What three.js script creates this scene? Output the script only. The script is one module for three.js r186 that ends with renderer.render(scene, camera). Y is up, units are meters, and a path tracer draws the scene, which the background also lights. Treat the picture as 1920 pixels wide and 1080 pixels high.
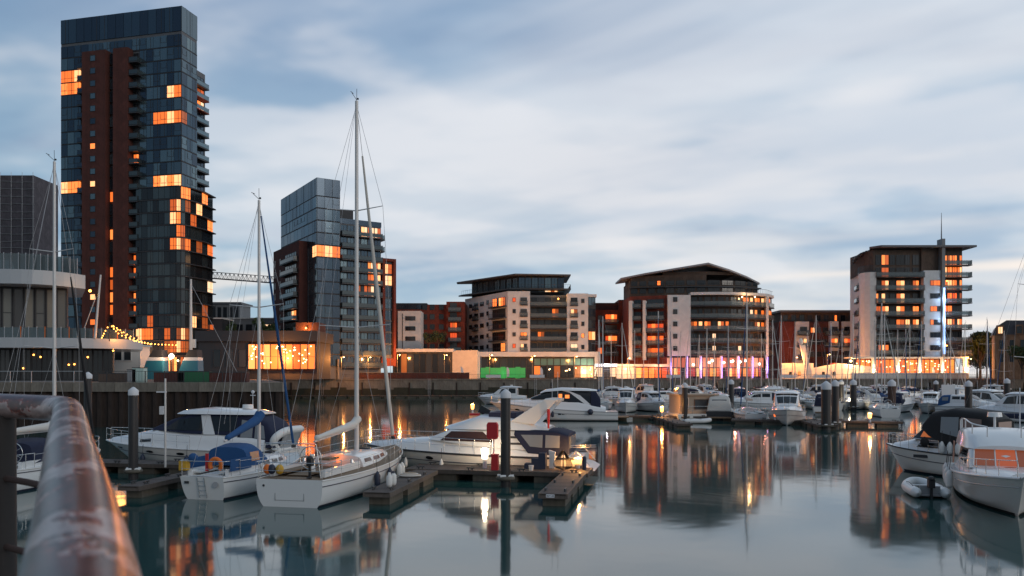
import * as THREE from 'three';
import { mergeGeometries, toCreasedNormals } from 'three/addons/utils/BufferGeometryUtils.js';
import { ImprovedNoise } from 'three/addons/math/ImprovedNoise.js';

// ---------------------------------------------------------------- camera, sky, sun, exposure
const F = 1500, HZ = 706, CH = 5.2;                       // focal length in photo pixels, horizon row, eye height over the water
const scene = new THREE.Scene();
const camera = new THREE.PerspectiveCamera(2 * Math.atan(540 / F) * 180 / Math.PI, 16 / 9, 0.1, 3000);
camera.position.set(0, CH, 0);
camera.lookAt(0, CH, -100);
camera.setViewOffset(1920, 1080, 0, 540 - HZ, 1920, 1080);   // shifted lens: verticals stay upright
camera.focus = 45; camera.userData.fStop = 5.6;
camera.updateProjectionMatrix();
const renderer = new THREE.WebGLRenderer({ antialias: true });
renderer.toneMapping = THREE.LinearToneMapping;
renderer.toneMappingExposure = 1.03;
renderer.shadowMap.enabled = true;

const noise3 = new ImprovedNoise();
const sm = (a, b, x) => { const t = Math.min(1, Math.max(0, (x - a) / (b - a))); return t * t * (3 - 2 * t); };
const lerp = (a, b, t) => a + (b - a) * t;
const s2l = (c) => (c <= 0.04045 ? c / 12.92 : ((c + 0.055) / 1.055) ** 2.4);
const rgb = (r, g, b) => [s2l(r / 255), s2l(g / 255), s2l(b / 255)];
function fbm(x, y, z, o = 5) { let s = 0, a = 0.5, f = 1; for (let i = 0; i < o; i++) { s += a * noise3.noise(x * f, y * f, z + i * 7.3); a *= 0.5; f *= 2.03; } return s; }

function makeSky() {                                       // dusk air with thin streaky cloud, the same all the way round
  const w = 2048, h = 1024, data = new Float32Array(w * h * 4);
  const mix = (a, b, t) => a.map((v, i) => lerp(v, b[i], t));
  const lowL = rgb(162, 193, 206), lowR = rgb(252, 240, 230), midL = rgb(146, 180, 205), midR = rgb(188, 208, 226), topL = rgb(118, 144, 182), topR = rgb(184, 204, 222);
  const white = rgb(240, 240, 243), cream = rgb(255, 243, 232), dusk = rgb(92, 114, 156), blue = rgb(140, 176, 206);
  for (let j = 0; j < h; j++) {
    const el = ((j + 0.5) / h - 0.5) * Math.PI, y = Math.sin(el), c = Math.cos(el);
    for (let i = 0; i < w; i++) {
      const ph = ((i + 0.5) / w - 0.5) * 2 * Math.PI, x = c * Math.cos(ph), z = c * Math.sin(ph), k = (j * w + i) * 4;
      const right = sm(-0.75, 0.85, x / Math.max(0.2, Math.hypot(x, z)));
      const e = Math.max(0, y);
      let col = mix(mix(lowL, lowR, right), mix(midL, midR, right), sm(0.0, 0.2, e));
      col = mix(col, mix(topL, topR, right), sm(0.18, 0.5, e));
      if (y > -0.02) {
        const q = 1 / (e + 0.1), X = x * q, Z = z * q;
        const a = X * 0.86 + Z * 0.5, b = -X * 0.5 + Z * 0.86;        // streaks run aslant
        const warp = fbm(X * 0.25, Z * 0.25, 3.1, 3);
        const streak = fbm(a * 0.22 + warp * 0.9, b * 0.75 + warp * 1.3, 1.7, 6);
        const veil = fbm(X * 0.16 + 5, Z * 0.2 + warp * 0.5, 9.2, 4);
        const fine = fbm(a * 0.8 + warp * 2, b * 2.6, 4.4, 4);
        const puff = fbm(X * 0.8 + warp * 1.4, Z * 1.15 - warp, 12.5, 6), curd = fbm(X * 2.1 + warp * 2, Z * 3.0, 15.1, 4);
        col = mix(col, white, 0.5 * sm(-0.02, 0.3, puff + 0.45 * curd)); col = mix(col, blue, 0.4 * sm(0.02, 0.3, -puff - 0.5 * curd)); col = mix(col, dusk, (0.55 - 0.36 * right) * sm(-0.02, 0.32, -puff - 0.25 * curd) * sm(0.06, 0.26, e));
        const lo = 1 - sm(0.05, 0.42, e);
        col = mix(col, dusk, sm(-0.02, 0.34, veil + 0.06) * (0.85 - 0.55 * right) * sm(0.1, 0.34, e));
        col = mix(col, blue, 0.45 * sm(0.0, 0.3, -veil));
        col = mix(col, mix(white, cream, lo * right), sm(-0.03, 0.42, streak + 0.4 * fine) * (0.4 + 0.25 * right));
        col = mix(col, cream, sm(0.06, 0.3, fbm(a * 0.16 + 3, b * 1.5 + warp, 6.6, 5)) * sm(0.01, 0.06, e) * (1 - sm(0.14, 0.28, e)) * (0.5 + 0.5 * right));
      } else col = mix(col, rgb(60, 66, 70), sm(0.02, 0.2, -y));
      const glow = 0.5 + 0.5 * sm(-0.9, 0.75, (-z * 0.8 + x * 0.6) / Math.max(0.25, Math.hypot(x, z)) * c + 0.25 * (1 - c) * 0);   // the dusk sky dims steadily away from where the sun went down
      col = col.map((v) => v * glow);
      data[k] = col[0]; data[k + 1] = col[1]; data[k + 2] = col[2]; data[k + 3] = 1;
    }
  }
  const t = new THREE.DataTexture(data, w, h, THREE.RGBAFormat, THREE.FloatType);
  t.mapping = THREE.EquirectangularReflectionMapping; t.magFilter = t.minFilter = THREE.LinearFilter; t.needsUpdate = true;
  return t;
}
scene.background = makeSky();
scene.environment = scene.background;

const sun = new THREE.DirectionalLight(new THREE.Color(1, 0.9, 0.8), 0.5);   // afterglow from the right, very soft
sun.position.set(160, 75, 60); sun.target.position.set(0, 0, -120);
sun.castShadow = true; sun.shadow.radius = 45;
Object.assign(sun.shadow.camera, { left: -160, right: 160, top: 130, bottom: -130, near: 1, far: 600 });
sun.shadow.mapSize.set(2048, 2048);
scene.add(sun, sun.target);

// ---------------------------------------------------------------- helpers
let seed = 1234567;
const rnd = () => { seed = (seed * 1664525 + 1013904223) >>> 0; return seed / 4294967296; };
const rr = (a, b) => a + (b - a) * rnd();
const pick = (a) => a[Math.floor(rnd() * a.length)];
const V = (x, y, z) => new THREE.Vector3(x, y, z);
const at = (px, py, d) => V((px - 960) / F * d, CH - (py - HZ) / F * d, -d);            // photo pixel at a known distance
const dOf = (py, e = 0) => (CH - e) * F / (py - HZ);                                    // distance of something standing at height e
const onW = (px, py, e = 0) => at(px, py, dOf(py, e));
const taken = {};
function numbered(n) { if (!(n in taken)) { taken[n] = 0; return n; } return `${n}_${String(++taken[n]).padStart(3, '0')}`; }
function tag(o, label, category, group, kind) {
  Object.assign(o.userData, { label, category });
  if (group) o.userData.group = group;
  if (kind) o.userData.kind = kind;
  return o;
}
function thing(name, label, category, pos = [0, 0, 0], turn = 0, group) {
  const o = new THREE.Group(); o.name = numbered(name); scene.add(o);
  o.position.set(...pos); o.rotation.y = turn; return tag(o, label, category, group);
}
function copyOf(root, pos, turn, label, group) {
  const c = root.clone(); c.name = numbered(root.name.replace(/_\d{3}$/, '')); c.userData = { ...root.userData }; scene.add(c);
  c.position.set(...pos); c.rotation.y = turn;
  if (label) c.userData.label = label;
  if (group) c.userData.group = group;
  return c;
}
const shade = (o) => { o.castShadow = o.receiveShadow = true; return o; };
function mesh(name, geo, mat, parent = scene) {
  const m = shade(new THREE.Mesh(geo, mat)); m.name = parent === scene ? numbered(name) : name; parent.add(m); return m;
}
function struct(name, geo, mat) { const m = mesh(name, geo, mat); m.userData.kind = 'structure'; return m; }
const flat = (g) => { const n = g.index ? g.toNonIndexed() : g; for (const k of Object.keys(n.attributes)) if (!['position', 'normal', 'uv'].includes(k)) n.deleteAttribute(k); return n; };

class G {                                                  // collects simple solids that make up ONE part
  constructor() { this.l = []; }
  add(g, m) { g = flat(g); if (m) g.applyMatrix4(m); if (!g.attributes.uv) g.setAttribute('uv', new THREE.BufferAttribute(new Float32Array(g.attributes.position.count * 2), 2)); this.l.push(g); return this; }
  box(w, h, d, x = 0, y = 0, z = 0, ry = 0, rz = 0, rx = 0) {          // centred at x, y, z; uv in metres
    const g = new THREE.BoxGeometry(w, h, d), uv = g.attributes.uv, s = [[d, h], [d, h], [w, d], [w, d], [w, h], [w, h]];
    for (let f = 0; f < 6; f++) for (let i = 0; i < 4; i++) uv.setXY(f * 4 + i, uv.getX(f * 4 + i) * s[f][0], uv.getY(f * 4 + i) * s[f][1]);
    return this.add(g, new THREE.Matrix4().makeRotationFromEuler(new THREE.Euler(rx, ry, rz)).setPosition(x, y, z));
  }
  span(x0, x1, y0, y1, z0, z1) { return this.box(x1 - x0, y1 - y0, z1 - z0, (x0 + x1) / 2, (y0 + y1) / 2, (z0 + z1) / 2); }
  cyl(r0, r1, h, x = 0, y = 0, z = 0, n = 12, rx = 0, rz = 0) {        // r0 top, r1 bottom, centred
    return this.add(new THREE.CylinderGeometry(r0, r1, h, n), new THREE.Matrix4().makeRotationFromEuler(new THREE.Euler(rx, 0, rz)).setPosition(x, y, z));
  }
  bar(a, b, r, r2 = r, n = 6) {
    a = a.isVector3 ? a : V(...a); b = b.isVector3 ? b : V(...b);
    const d = b.clone().sub(a), L = d.length(), q = new THREE.Quaternion().setFromUnitVectors(V(0, 1, 0), d.normalize());
    return this.add(new THREE.CylinderGeometry(r2, r, L, n), new THREE.Matrix4().compose(a.clone().add(b).multiplyScalar(0.5), q, V(1, 1, 1)));
  }
  path(pts, r, n = 6) { for (let i = 0; i + 1 < pts.length; i++) this.bar(pts[i], pts[i + 1], r, r, n); return this; }
  tube(pts, r, seg = 24, n = 8, closed = false) { return this.add(new THREE.TubeGeometry(new THREE.CatmullRomCurve3(pts.map((p) => (p.isVector3 ? p : V(...p))), closed, 'catmullrom', 0.5), seg, r, n, closed)); }
  ball(r, x, y, z, sx = 1, sy = 1, sz = 1, n = 12) { return this.add(new THREE.SphereGeometry(r, n, Math.max(6, n * 0.7 | 0)), new THREE.Matrix4().makeScale(sx, sy, sz).setPosition(x, y, z)); }
  lathe(pts, x = 0, y = 0, z = 0, n = 16) { return this.add(new THREE.LatheGeometry(pts.map((p) => new THREE.Vector2(...p)), n), new THREE.Matrix4().makeTranslation(x, y, z)); }
  prism(pts, d, m, bev = 0) {                               // outline in xy, pushed along z from 0 to d
    const g = new THREE.ExtrudeGeometry(new THREE.Shape(pts.map((p) => new THREE.Vector2(...p))), { depth: d, bevelEnabled: bev > 0, bevelThickness: bev, bevelSize: bev, bevelSegments: 2, steps: 1 });
    return this.add(g, m);
  }
  geo() { return this.l.length === 1 ? this.l[0] : mergeGeometries(this.l); }
  mesh(name, mat, parent) { return mesh(name, this.geo(), mat, parent); }
}
const g = () => new G();

// ---------------------------------------------------------------- textures and materials
function noiseTex(n, fn, srgb = true, rep) {               // fn(u, v) -> [r, g, b] 0..255 or a grey value
  const d = new Uint8Array(n * n * 4);
  for (let j = 0; j < n; j++) for (let i = 0; i < n; i++) { const c = fn(i / n, j / n), k = (j * n + i) * 4; for (let q = 0; q < 3; q++) d[k + q] = Math.max(0, Math.min(255, Array.isArray(c) ? c[q] : c)); d[k + 3] = 255; }
  const t = new THREE.DataTexture(d, n, n); t.wrapS = t.wrapT = THREE.RepeatWrapping; t.magFilter = THREE.LinearFilter; t.minFilter = THREE.LinearMipmapLinearFilter; t.generateMipmaps = true;
  if (srgb) t.colorSpace = THREE.SRGBColorSpace;
  if (rep) t.repeat.set(rep, rep);
  t.needsUpdate = true; return t;
}
const per = (u, v, f, z, o = 4) => {                        // noise that tiles
  const A = u * 2 * Math.PI, B = v * 2 * Math.PI, R = f / 6.283; let s = 0, a = 0.5, k = 1;
  for (let i = 0; i < o; i++) { s += a * noise3.noise(Math.cos(A) * R * k + 11 * z, Math.sin(A) * R * k + Math.cos(B) * R * k, Math.sin(B) * R * k + z * 5.1 + i * 3.7); a *= 0.55; k *= 2; }
  return s;
};
const per2 = (u, v, fu, fv, z, o = 4) => {                   // the same with a frequency for each way
  const A = u * 2 * Math.PI, B = v * 2 * Math.PI; let s = 0, a = 0.5, k = 1;
  for (let i = 0; i < o; i++) { const R = fu * k / 6.283, S = fv * k / 6.283; s += a * noise3.noise(Math.cos(A) * R + 11 * z, Math.sin(A) * R + Math.cos(B) * S, Math.sin(B) * S + z * 5.1 + i * 3.7); a *= 0.55; k *= 2; }
  return s;
};
const wear = noiseTex(256, (u, v) => 238 + 20 * per(u, v, 9, 1, 5), true, 0.11);
const stain = noiseTex(256, (u, v) => { const n = per(u, v, 4, 2, 5), st = per(u, v * 0.15, 30, 3, 3); return 212 + 50 * n + 44 * st; }, true, 0.2);
const deckTex = noiseTex(256, (u, v) => { const p = (u * 8) % 1, id = Math.floor(u * 8); const gap = p < 0.09 ? 0.42 : 1; const c = (190 + 34 * Math.sin(id * 12.9898) + 50 * per(u * 3, v, 9, 5, 4)) * gap; return [c, c * 0.98, c * 0.95]; }, true, 0.9);
const teakTex = noiseTex(256, (u, v) => { const p = (v * 10) % 1, gap = p < 0.12 ? 0.35 : 1, c = (205 + 30 * per(u, v * 4, 6, 8, 4)) * gap; return [c, c, c]; }, true, 1.6);
const fabTex = noiseTex(128, (u, v) => 128 + 60 * per(u, v, 6, 7, 4) + 25 * Math.sin(u * 400) * Math.sin(v * 400), false, 1.2);
const col = (r, gg, b) => new THREE.Color().setRGB(r, gg, b);
const std = (c, rough = 0.7, metal = 0, extra = {}) => new THREE.MeshStandardMaterial({ color: Array.isArray(c) ? col(...c) : c, roughness: rough, metalness: metal, ...extra });
const phy = (c, o) => new THREE.MeshPhysicalMaterial({ color: col(...c), ...o });
const lit = (c, k, base = [0.1, 0.06, 0.03]) => std(base, 0.4, 0, { emissive: col(...c), emissiveIntensity: k });
const M = {
  gel: phy([0.74, 0.75, 0.75], { roughness: 0.28, clearcoat: 0.6, clearcoatRoughness: 0.12 }),
  gelWarm: phy([0.72, 0.7, 0.66], { roughness: 0.32, clearcoat: 0.5, clearcoatRoughness: 0.15 }),
  gelGrey: phy([0.42, 0.44, 0.46], { roughness: 0.3, clearcoat: 0.5, clearcoatRoughness: 0.15 }),
  deck: std([0.62, 0.63, 0.62], 0.75),
  hullGrey: std([0.3, 0.31, 0.32], 0.4),
  navy: std([0.012, 0.017, 0.045], 0.9, 0, { bumpMap: fabTex, bumpScale: 0.004 }),
  blue: std([0.012, 0.07, 0.2], 0.85, 0, { bumpMap: fabTex, bumpScale: 0.006 }),
  black: std([0.012, 0.012, 0.014], 0.8, 0, { bumpMap: fabTex, bumpScale: 0.004 }),
  sail: std([0.6, 0.58, 0.54], 0.9, 0, { bumpMap: fabTex, bumpScale: 0.006 }),
  tan: std([0.42, 0.33, 0.25], 0.8),
  teak: std([0.36, 0.24, 0.14], 0.75, 0, { map: teakTex }),
  tint: phy([0.012, 0.015, 0.018], { roughness: 0.06, ior: 1.5 }),
  clearPvc: phy([0.22, 0.24, 0.26], { roughness: 0.12, ior: 1.5 }),
  steel: std([0.7, 0.7, 0.7], 0.22, 1),
  alu: std([0.55, 0.55, 0.56], 0.42, 0.7),
  spar: std([0.62, 0.6, 0.58], 0.4, 0.25),
  wire: std([0.35, 0.35, 0.36], 0.4, 0.7),
  rubber: std([0.02, 0.02, 0.022], 0.6),
  fender: std([0.7, 0.7, 0.68], 0.45),
  fenderNavy: std([0.02, 0.03, 0.06], 0.5),
  red: std([0.45, 0.02, 0.025], 0.5),
  orange: std([0.7, 0.16, 0.02], 0.6),
  yellow: std([0.6, 0.34, 0.03], 0.6),
  stripe: std([0.02, 0.025, 0.05], 0.4),
  wood: std([0.125, 0.1, 0.09], 0.8, 0, { map: deckTex }),
  woodEdge: std([0.13, 0.105, 0.09], 0.8, 0, { map: stain }),
  floatC: std([0.14, 0.125, 0.1], 0.9, 0, { map: stain }),
  pile: std([0.035, 0.033, 0.034], 0.45, 0.2),
  cap: std([0.62, 0.63, 0.65], 0.5),
  concrete: std([0.27, 0.24, 0.2], 0.9, 0, { map: stain }),
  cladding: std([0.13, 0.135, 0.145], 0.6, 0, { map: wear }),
  sheet: std([0.045, 0.03, 0.024], 0.85, 0.1, { map: stain }),
  paving: std([0.22, 0.17, 0.14], 0.85, 0, { map: wear }),
  white: std([0.72, 0.71, 0.69], 0.8, 0, { map: wear }),
  brick: std([0.26, 0.052, 0.03], 0.9, 0, { map: stain }),
  brickD: std([0.13, 0.04, 0.03], 0.9, 0, { map: stain }),
  brickTan: std([0.3, 0.17, 0.1], 0.9, 0, { map: stain }),
  timber: std([0.15, 0.1, 0.075], 0.85, 0, { map: stain }),
  dark: std([0.03, 0.032, 0.037], 0.6),
  darkM: std([0.05, 0.053, 0.058], 0.5, 0.3),
  grey: std([0.22, 0.225, 0.235], 0.6, 0, { map: wear }),
  roof: std([0.12, 0.12, 0.13], 0.6, 0.2),
  frame: std([0.05, 0.052, 0.056], 0.5, 0.3),
  glass: [0, 1, 2, 3].map((i) => phy([[0.02, 0.025, 0.03], [0.035, 0.04, 0.045], [0.05, 0.055, 0.06], [0.015, 0.018, 0.022]][i], { roughness: 0.05 + 0.02 * i, ior: 1.52 })),
  blueGlass: [0, 1, 2, 3].map((i) => std([[0.075, 0.11, 0.14], [0.1, 0.145, 0.175], [0.055, 0.078, 0.105], [0.15, 0.21, 0.235]][i], 0.1 + 0.02 * i, 0.75)),
  blackGlass: [0, 1, 2].map((i) => std([[0.05, 0.06, 0.065], [0.08, 0.1, 0.105], [0.035, 0.04, 0.045]][i], 0.1, 0.6)),
  balGlass: phy([0.35, 0.42, 0.44], { roughness: 0.08, transmission: 0.75, thickness: 0, ior: 1.5 }),
  lit: [lit([1, 0.18, 0.025], 1.15), lit([1, 0.23, 0.045], 1.6), lit([1, 0.44, 0.18], 1.8), lit([1, 0.16, 0.022], 0.65), lit([1, 0.62, 0.36], 1.4), lit([1, 0.18, 0.03], 0.34)],
  litRed: [lit([1, 0.12, 0.015], 1.4), lit([1, 0.09, 0.015], 0.85), lit([1, 0.17, 0.028], 1.9), lit([1, 0.28, 0.07], 2.4)],
  lamp: lit([1, 0.62, 0.3], 9), lampO: lit([1, 0.36, 0.06], 8), lampW: lit([1, 0.85, 0.65], 9),
  leaf: std([0.045, 0.07, 0.025], 0.8), bark: std([0.06, 0.045, 0.035], 0.9),
};
// ---------------------------------------------------------------- water, quays
const rippleTex = noiseTex(512, (u, v) => 128 + 95 * per(u, v, 9, 4, 3) + 70 * per(u * 2, v * 2, 14, 6, 2), false);
rippleTex.repeat.set(1 / 36, 1 / 36);
{
  const w = new THREE.PlaneGeometry(1600, 1400); w.rotateX(-Math.PI / 2);
  const p = w.attributes.position, uv = w.attributes.uv;
  for (let i = 0; i < p.count; i++) uv.setXY(i, p.getX(i), p.getZ(i));
  const m = struct('water', w, phy([0.016, 0.058, 0.056], { roughness: 0.065, ior: 1.9, bumpMap: rippleTex, bumpScale: 0.008 }));
  m.position.set(0, 0, -300);
}
function planPrism(pts, y0, y1) {                            // plan outline [x, z] raised from y0 to y1
  return g().prism(pts.map(([x, z]) => [x, -z]), y1 - y0, new THREE.Matrix4().makeRotationX(-Math.PI / 2).setPosition(0, y0, 0)).geo();
}
const QY = 4.6;                                            // top of the quays above the water
const FZ = -203;                                           // front of the far quay
{ // far quay: one block of ground behind a stained wall
  const q = mesh('far_quay', g().span(-150, 190, -3, QY - 0.35, -520, FZ).geo(), M.concrete); q.userData.kind = 'structure';
  for (let i = 0; i < 68; i++) mesh('coping_stone', g().box(4.94, 0.35, 1.4, -147.5 + 5 * i, QY - 0.175, FZ - 0.55).geo(), pick([M.concrete, M.paving]), q);
  for (let i = 0; i < 56; i++) mesh('wall_fender', g().box(0.3, 3.4, 0.25, -146 + 6 * i, 2.0, FZ + 0.12).geo(), M.sheet, q);
  const weed = std([0.045, 0.045, 0.028], 0.8, 0, { map: stain });                    // wet weed up to the tide line
  for (let i = 0; i < 85; i++) { const h = rr(1.7, 2.5); mesh('weed_patch', g().box(4.06, h + 1, 0.06, -148 + 4 * i, (h - 1) / 2, FZ + 0.02 + (i % 2) * 0.004).geo(), weed, q); }
  for (let i = 0; i < 6; i++) { const x = -48 + i * 27, l = g(); for (const s of [-0.25, 0.25]) l.box(0.06, 5, 0.06, x + s, 2.2, FZ + 0.35); for (let k = 0; k < 14; k++) l.box(0.44, 0.04, 0.04, x, 0.1 + k * 0.34, FZ + 0.35); l.mesh('wall_ladder', M.alu, q); }
  struct('promenade', g().span(-150, 190, QY - 0.3, QY, -519, FZ - 1.28).geo(), M.paving);
}
{ // nearer quay on the left with steel sheet piling under a concrete cap
  const x0 = -75, x1 = (531 - 960) / F * 82, z = -82;
  const plan = [[x0, z - 0.35], [x1 - 0.3, z - 0.35], [-62, -201.2], [x0 - 60, -201.2]];
  const q = mesh('left_quay', planPrism(plan, -3, QY - 0.95), M.concrete); q.userData.kind = 'structure';
  const n = Math.round((x1 - x0) / 1.15), dx = (x1 - x0) / n;
  for (let i = 0; i < n; i++) {                             // each pan of the piling
    const x = x0 + dx * (i + 0.5), pan = [[-dx / 2, 0], [-dx * 0.3, 0], [-dx * 0.18, 0.3], [dx * 0.18, 0.3], [dx * 0.3, 0], [dx / 2, 0], [dx / 2, -0.05], [-dx / 2, -0.05]];
    mesh('sheet_pile', g().prism(pan, 6.7, new THREE.Matrix4().makeRotationX(-Math.PI / 2)).geo().rotateX(Math.PI).translate(x, 3.68, z - 0.3), M.sheet, q).rotation.set(0, 0, 0);
  }
  for (let i = 0; i < 12; i++) { const w = (x1 - x0) / 12; mesh('cap_block', g().box(w - 0.05, 0.95, 1.5, x0 + w * (i + 0.5), QY - 0.475, z - 0.6 + rr(-0.02, 0.02)).geo(), M.concrete, q); }
  struct('quay_paving', planPrism([[x0, z - 1.34], [x1 - 0.32, z - 1.34], [-62.2, -201], [x0 - 60, -201]], QY - 0.95, QY - 0.01), M.paving);
}
function railing(name, label, x0, x1, z, y, gap, mat, group, h = 1.1, bars = 0.14) {   // posts, rails and uprights
  const t = thing(name, label, 'railing', [0, 0, 0], 0, group);
  const r = g(); for (const k of [0.1, 1]) r.box(x1 - x0, 0.05, 0.05, (x0 + x1) / 2, y + h * k, z); r.mesh('rail', mat, t);
  for (let x = x0; x <= x1 + 0.01; x += gap) g().box(0.06, h, 0.06, x, y + h / 2, z).mesh('post', mat, t);
  if (bars) { const b = g(); for (let x = x0; x < x1; x += bars) b.box(0.018, h * 0.9, 0.018, x, y + h * 0.55, z); const m = b.mesh('upright', mat, t); m.userData.kind = 'stuff'; }
  return t;
}
railing('quay_railing', 'long dark railing along the edge of the far promenade', -58, 128, FZ - 0.9, QY, 2.6, M.darkM, null, 1.15, 0.3);
railing('quay_railing', 'dark upright railing on the corner of the sheet piled quay', -44, -23.8, -82.9, QY, 2, M.darkM, null, 1.15, 0.16);
railing('quay_railing', 'open steel railing in front of the curved glass restaurant', -74, -44.4, -82.9, QY, 2.2, M.alu, null, 1.15, 0);
// ---------------------------------------------------------------- building kit
// a face: a flat stretch of facade. u runs along it, n points out of it
const face = (grp, x, z, ry) => ({ grp, x, z, ry, p: (u, n) => [x + u * Math.cos(ry) + n * Math.sin(ry), z - u * Math.sin(ry) + n * Math.cos(ry)] });
const faceAB = (grp, a, b) => { const L = Math.hypot(b[0] - a[0], b[1] - a[1]); return Object.assign(face(grp, a[0], a[1], Math.atan2(-(b[1] - a[1]), b[0] - a[0])), { L }); };
function put(f, m, u, y, n) { const [x, z] = f.p(u, n); m.position.set(x, y, z); m.rotation.y = f.ry; return m; }
const cache = {};
const memo = (k, fn) => (cache[k] ??= fn());
function win(f, u0, u1, y0, y1, o = {}) {                   // a framed window with its panes; lit = tones of the rooms behind
  const w = +(u1 - u0).toFixed(2), h = +(y1 - y0).toFixed(2), c = o.cols ?? Math.max(1, Math.round(w / 1.1)), r = o.rows ?? 1, t = o.t ?? 0.07;
  const fg = memo(`f${w},${h},${c},${r},${t}`, () => {
    const q = g().box(w, t, 0.12, 0, t / 2, 0).box(w, t, 0.12, 0, h - t / 2, 0).box(t, h - 2 * t, 0.12, -w / 2 + t / 2, h / 2, 0).box(t, h - 2 * t, 0.12, w / 2 - t / 2, h / 2, 0);
    for (let i = 1; i < c; i++) q.box(t * 0.8, h - 2 * t, 0.1, -w / 2 + w * i / c, h / 2, 0);
    for (let i = 1; i < r; i++) q.box(w - 2 * t, t * 0.8, 0.09, 0, h * i / r, 0);
    return q.geo();
  });
  const m = put(f, mesh('window', fg, o.frame ?? M.frame, f.grp), (u0 + u1) / 2, y0, (o.n ?? 0) + 0.06);
  const tones = o.lit;
  const k = tones ? c : 1;
  for (let i = 0; i < k; i++) {
    const pw = +(w / k - (tones ? 0.04 : t)).toFixed(3);
    const p = mesh('pane', memo(`p${pw},${h}`, () => g().box(pw, h - 0.06, 0.03).geo()), tones ? (c > 1 && rnd() < 0.22 ? pick([M.lit[5], M.lit[3], M.glass[1]]) : pick(tones)) : pick(o.glass ?? M.glass), m);
    p.position.set(-w / 2 + w * (i + 0.5) / k, h / 2, -0.02); p.rotation.y = tones ? 0 : rr(-0.006, 0.006); p.rotation.x = tones ? 0 : rr(-0.006, 0.006);
  }
  return m;
}
function balcony(f, u0, u1, y, depth, o = {}) {             // slab, glass or bars, handrail
  const w = u1 - u0, h = o.h ?? 1.1, n0 = o.n ?? 0;
  const s = put(f, mesh('balcony', memo(`bs${w.toFixed(2)},${depth}`, () => g().box(w, 0.26, depth, 0, -0.13, depth / 2).geo()), o.slab ?? M.darkM, f.grp), (u0 + u1) / 2, y, n0);
  const bg = memo(`bg${w.toFixed(2)},${depth},${h}`, () => g().box(w - 0.1, h - 0.18, 0.03, 0, h / 2, depth - 0.06).box(0.03, h - 0.18, depth - 0.12, -w / 2 + 0.05, h / 2, depth / 2 - 0.04).box(0.03, h - 0.18, depth - 0.12, w / 2 - 0.05, h / 2, depth / 2 - 0.04).geo());
  mesh('balustrade', bg, o.glass ?? M.balGlass, s);
  const hg = memo(`bh${w.toFixed(2)},${depth},${h}`, () => {
    const q = g().box(w, 0.06, 0.07, 0, h, depth - 0.06).box(0.06, 0.06, depth - 0.1, -w / 2 + 0.05, h, depth / 2 - 0.05).box(0.06, 0.06, depth - 0.1, w / 2 - 0.05, h, depth / 2 - 0.05);
    for (let k = 0, c = Math.max(2, Math.round(w / 1.5)); k <= c; k++) q.box(0.05, h, 0.05, -w / 2 + 0.05 + (w - 0.1) * k / c, h / 2, depth - 0.1);
    return q.geo();
  });
  mesh('handrail', hg, o.rail ?? M.darkM, s);
  return s;
}
function curtain(f, u0, u1, y0, y1, nu, ny, o = {}) {       // a wall of separate glass panels between floor bands
  const du = (u1 - u0) / nu, dy = (y1 - y0) / ny, name = o.name ?? 'glass_panel';
  for (let j = 0; j < ny; j++) {
    for (let i = 0; i < nu; i++) {
      if (o.skip?.(i, j)) continue;
      const L = o.lit?.(i, j), pg = memo(`c${du.toFixed(2)},${dy.toFixed(2)}`, () => g().box(du - 0.09, dy - 0.34, 0.06).geo());
      const m = put(f, mesh(name, pg, L ? pick(L) : pick(o.glass ?? M.blueGlass), f.grp), u0 + du * (i + 0.5), y0 + dy * (j + 0.5) + 0.1, (o.n ?? 0) + 0.05);
      if (!L) { m.rotation.y += rr(-0.008, 0.008); m.rotation.x = rr(-0.006, 0.006); }
      if (L || rnd() < 0.4) mesh('mullion', memo(`mu${dy.toFixed(2)},${L ? 1 : 0},${du.toFixed(2)}`, () => { const q = g().box(0.08, dy - 0.36, 0.05, du * 0.12, 0, 0.05); if (L) q.box(du - 0.1, 0.07, 0.05, 0, -dy * 0.16, 0.052); return q.geo(); }), M.frame, m);
      if (o.opener && rnd() < o.opener) mesh('opening_light', memo(`op${du.toFixed(2)}`, () => g().box(du * 0.8, 0.06, 0.05, 0, -0.3, 0.04).box(0.06, 1.2, 0.05, -du * 0.4, 0.3, 0.04).box(0.06, 1.2, 0.05, du * 0.4, 0.3, 0.04).geo()), M.frame, m);
    }
    if (o.band !== false) put(f, mesh('floor_band', memo(`fb${(u1 - u0).toFixed(2)}`, () => g().box(u1 - u0, 0.2, 0.1).geo()), o.bandMat ?? M.dark, f.grp), (u0 + u1) / 2, y0 + dy * j + 0.1, (o.n ?? 0) + 0.04);
  }
}
function pointLight(parent, c, k, x, y, z, r = 5) { const l = new THREE.PointLight(col(...c), k); l.position.set(x, y, z); l.castShadow = true; l.shadow.radius = r; parent.add(l); return l; }
const wall = (name, grp, x0, x1, y0, y1, z0, z1, mat) => g().span(x0, x1, y0, y1, z0, z1).mesh(name, mat, grp);

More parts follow.
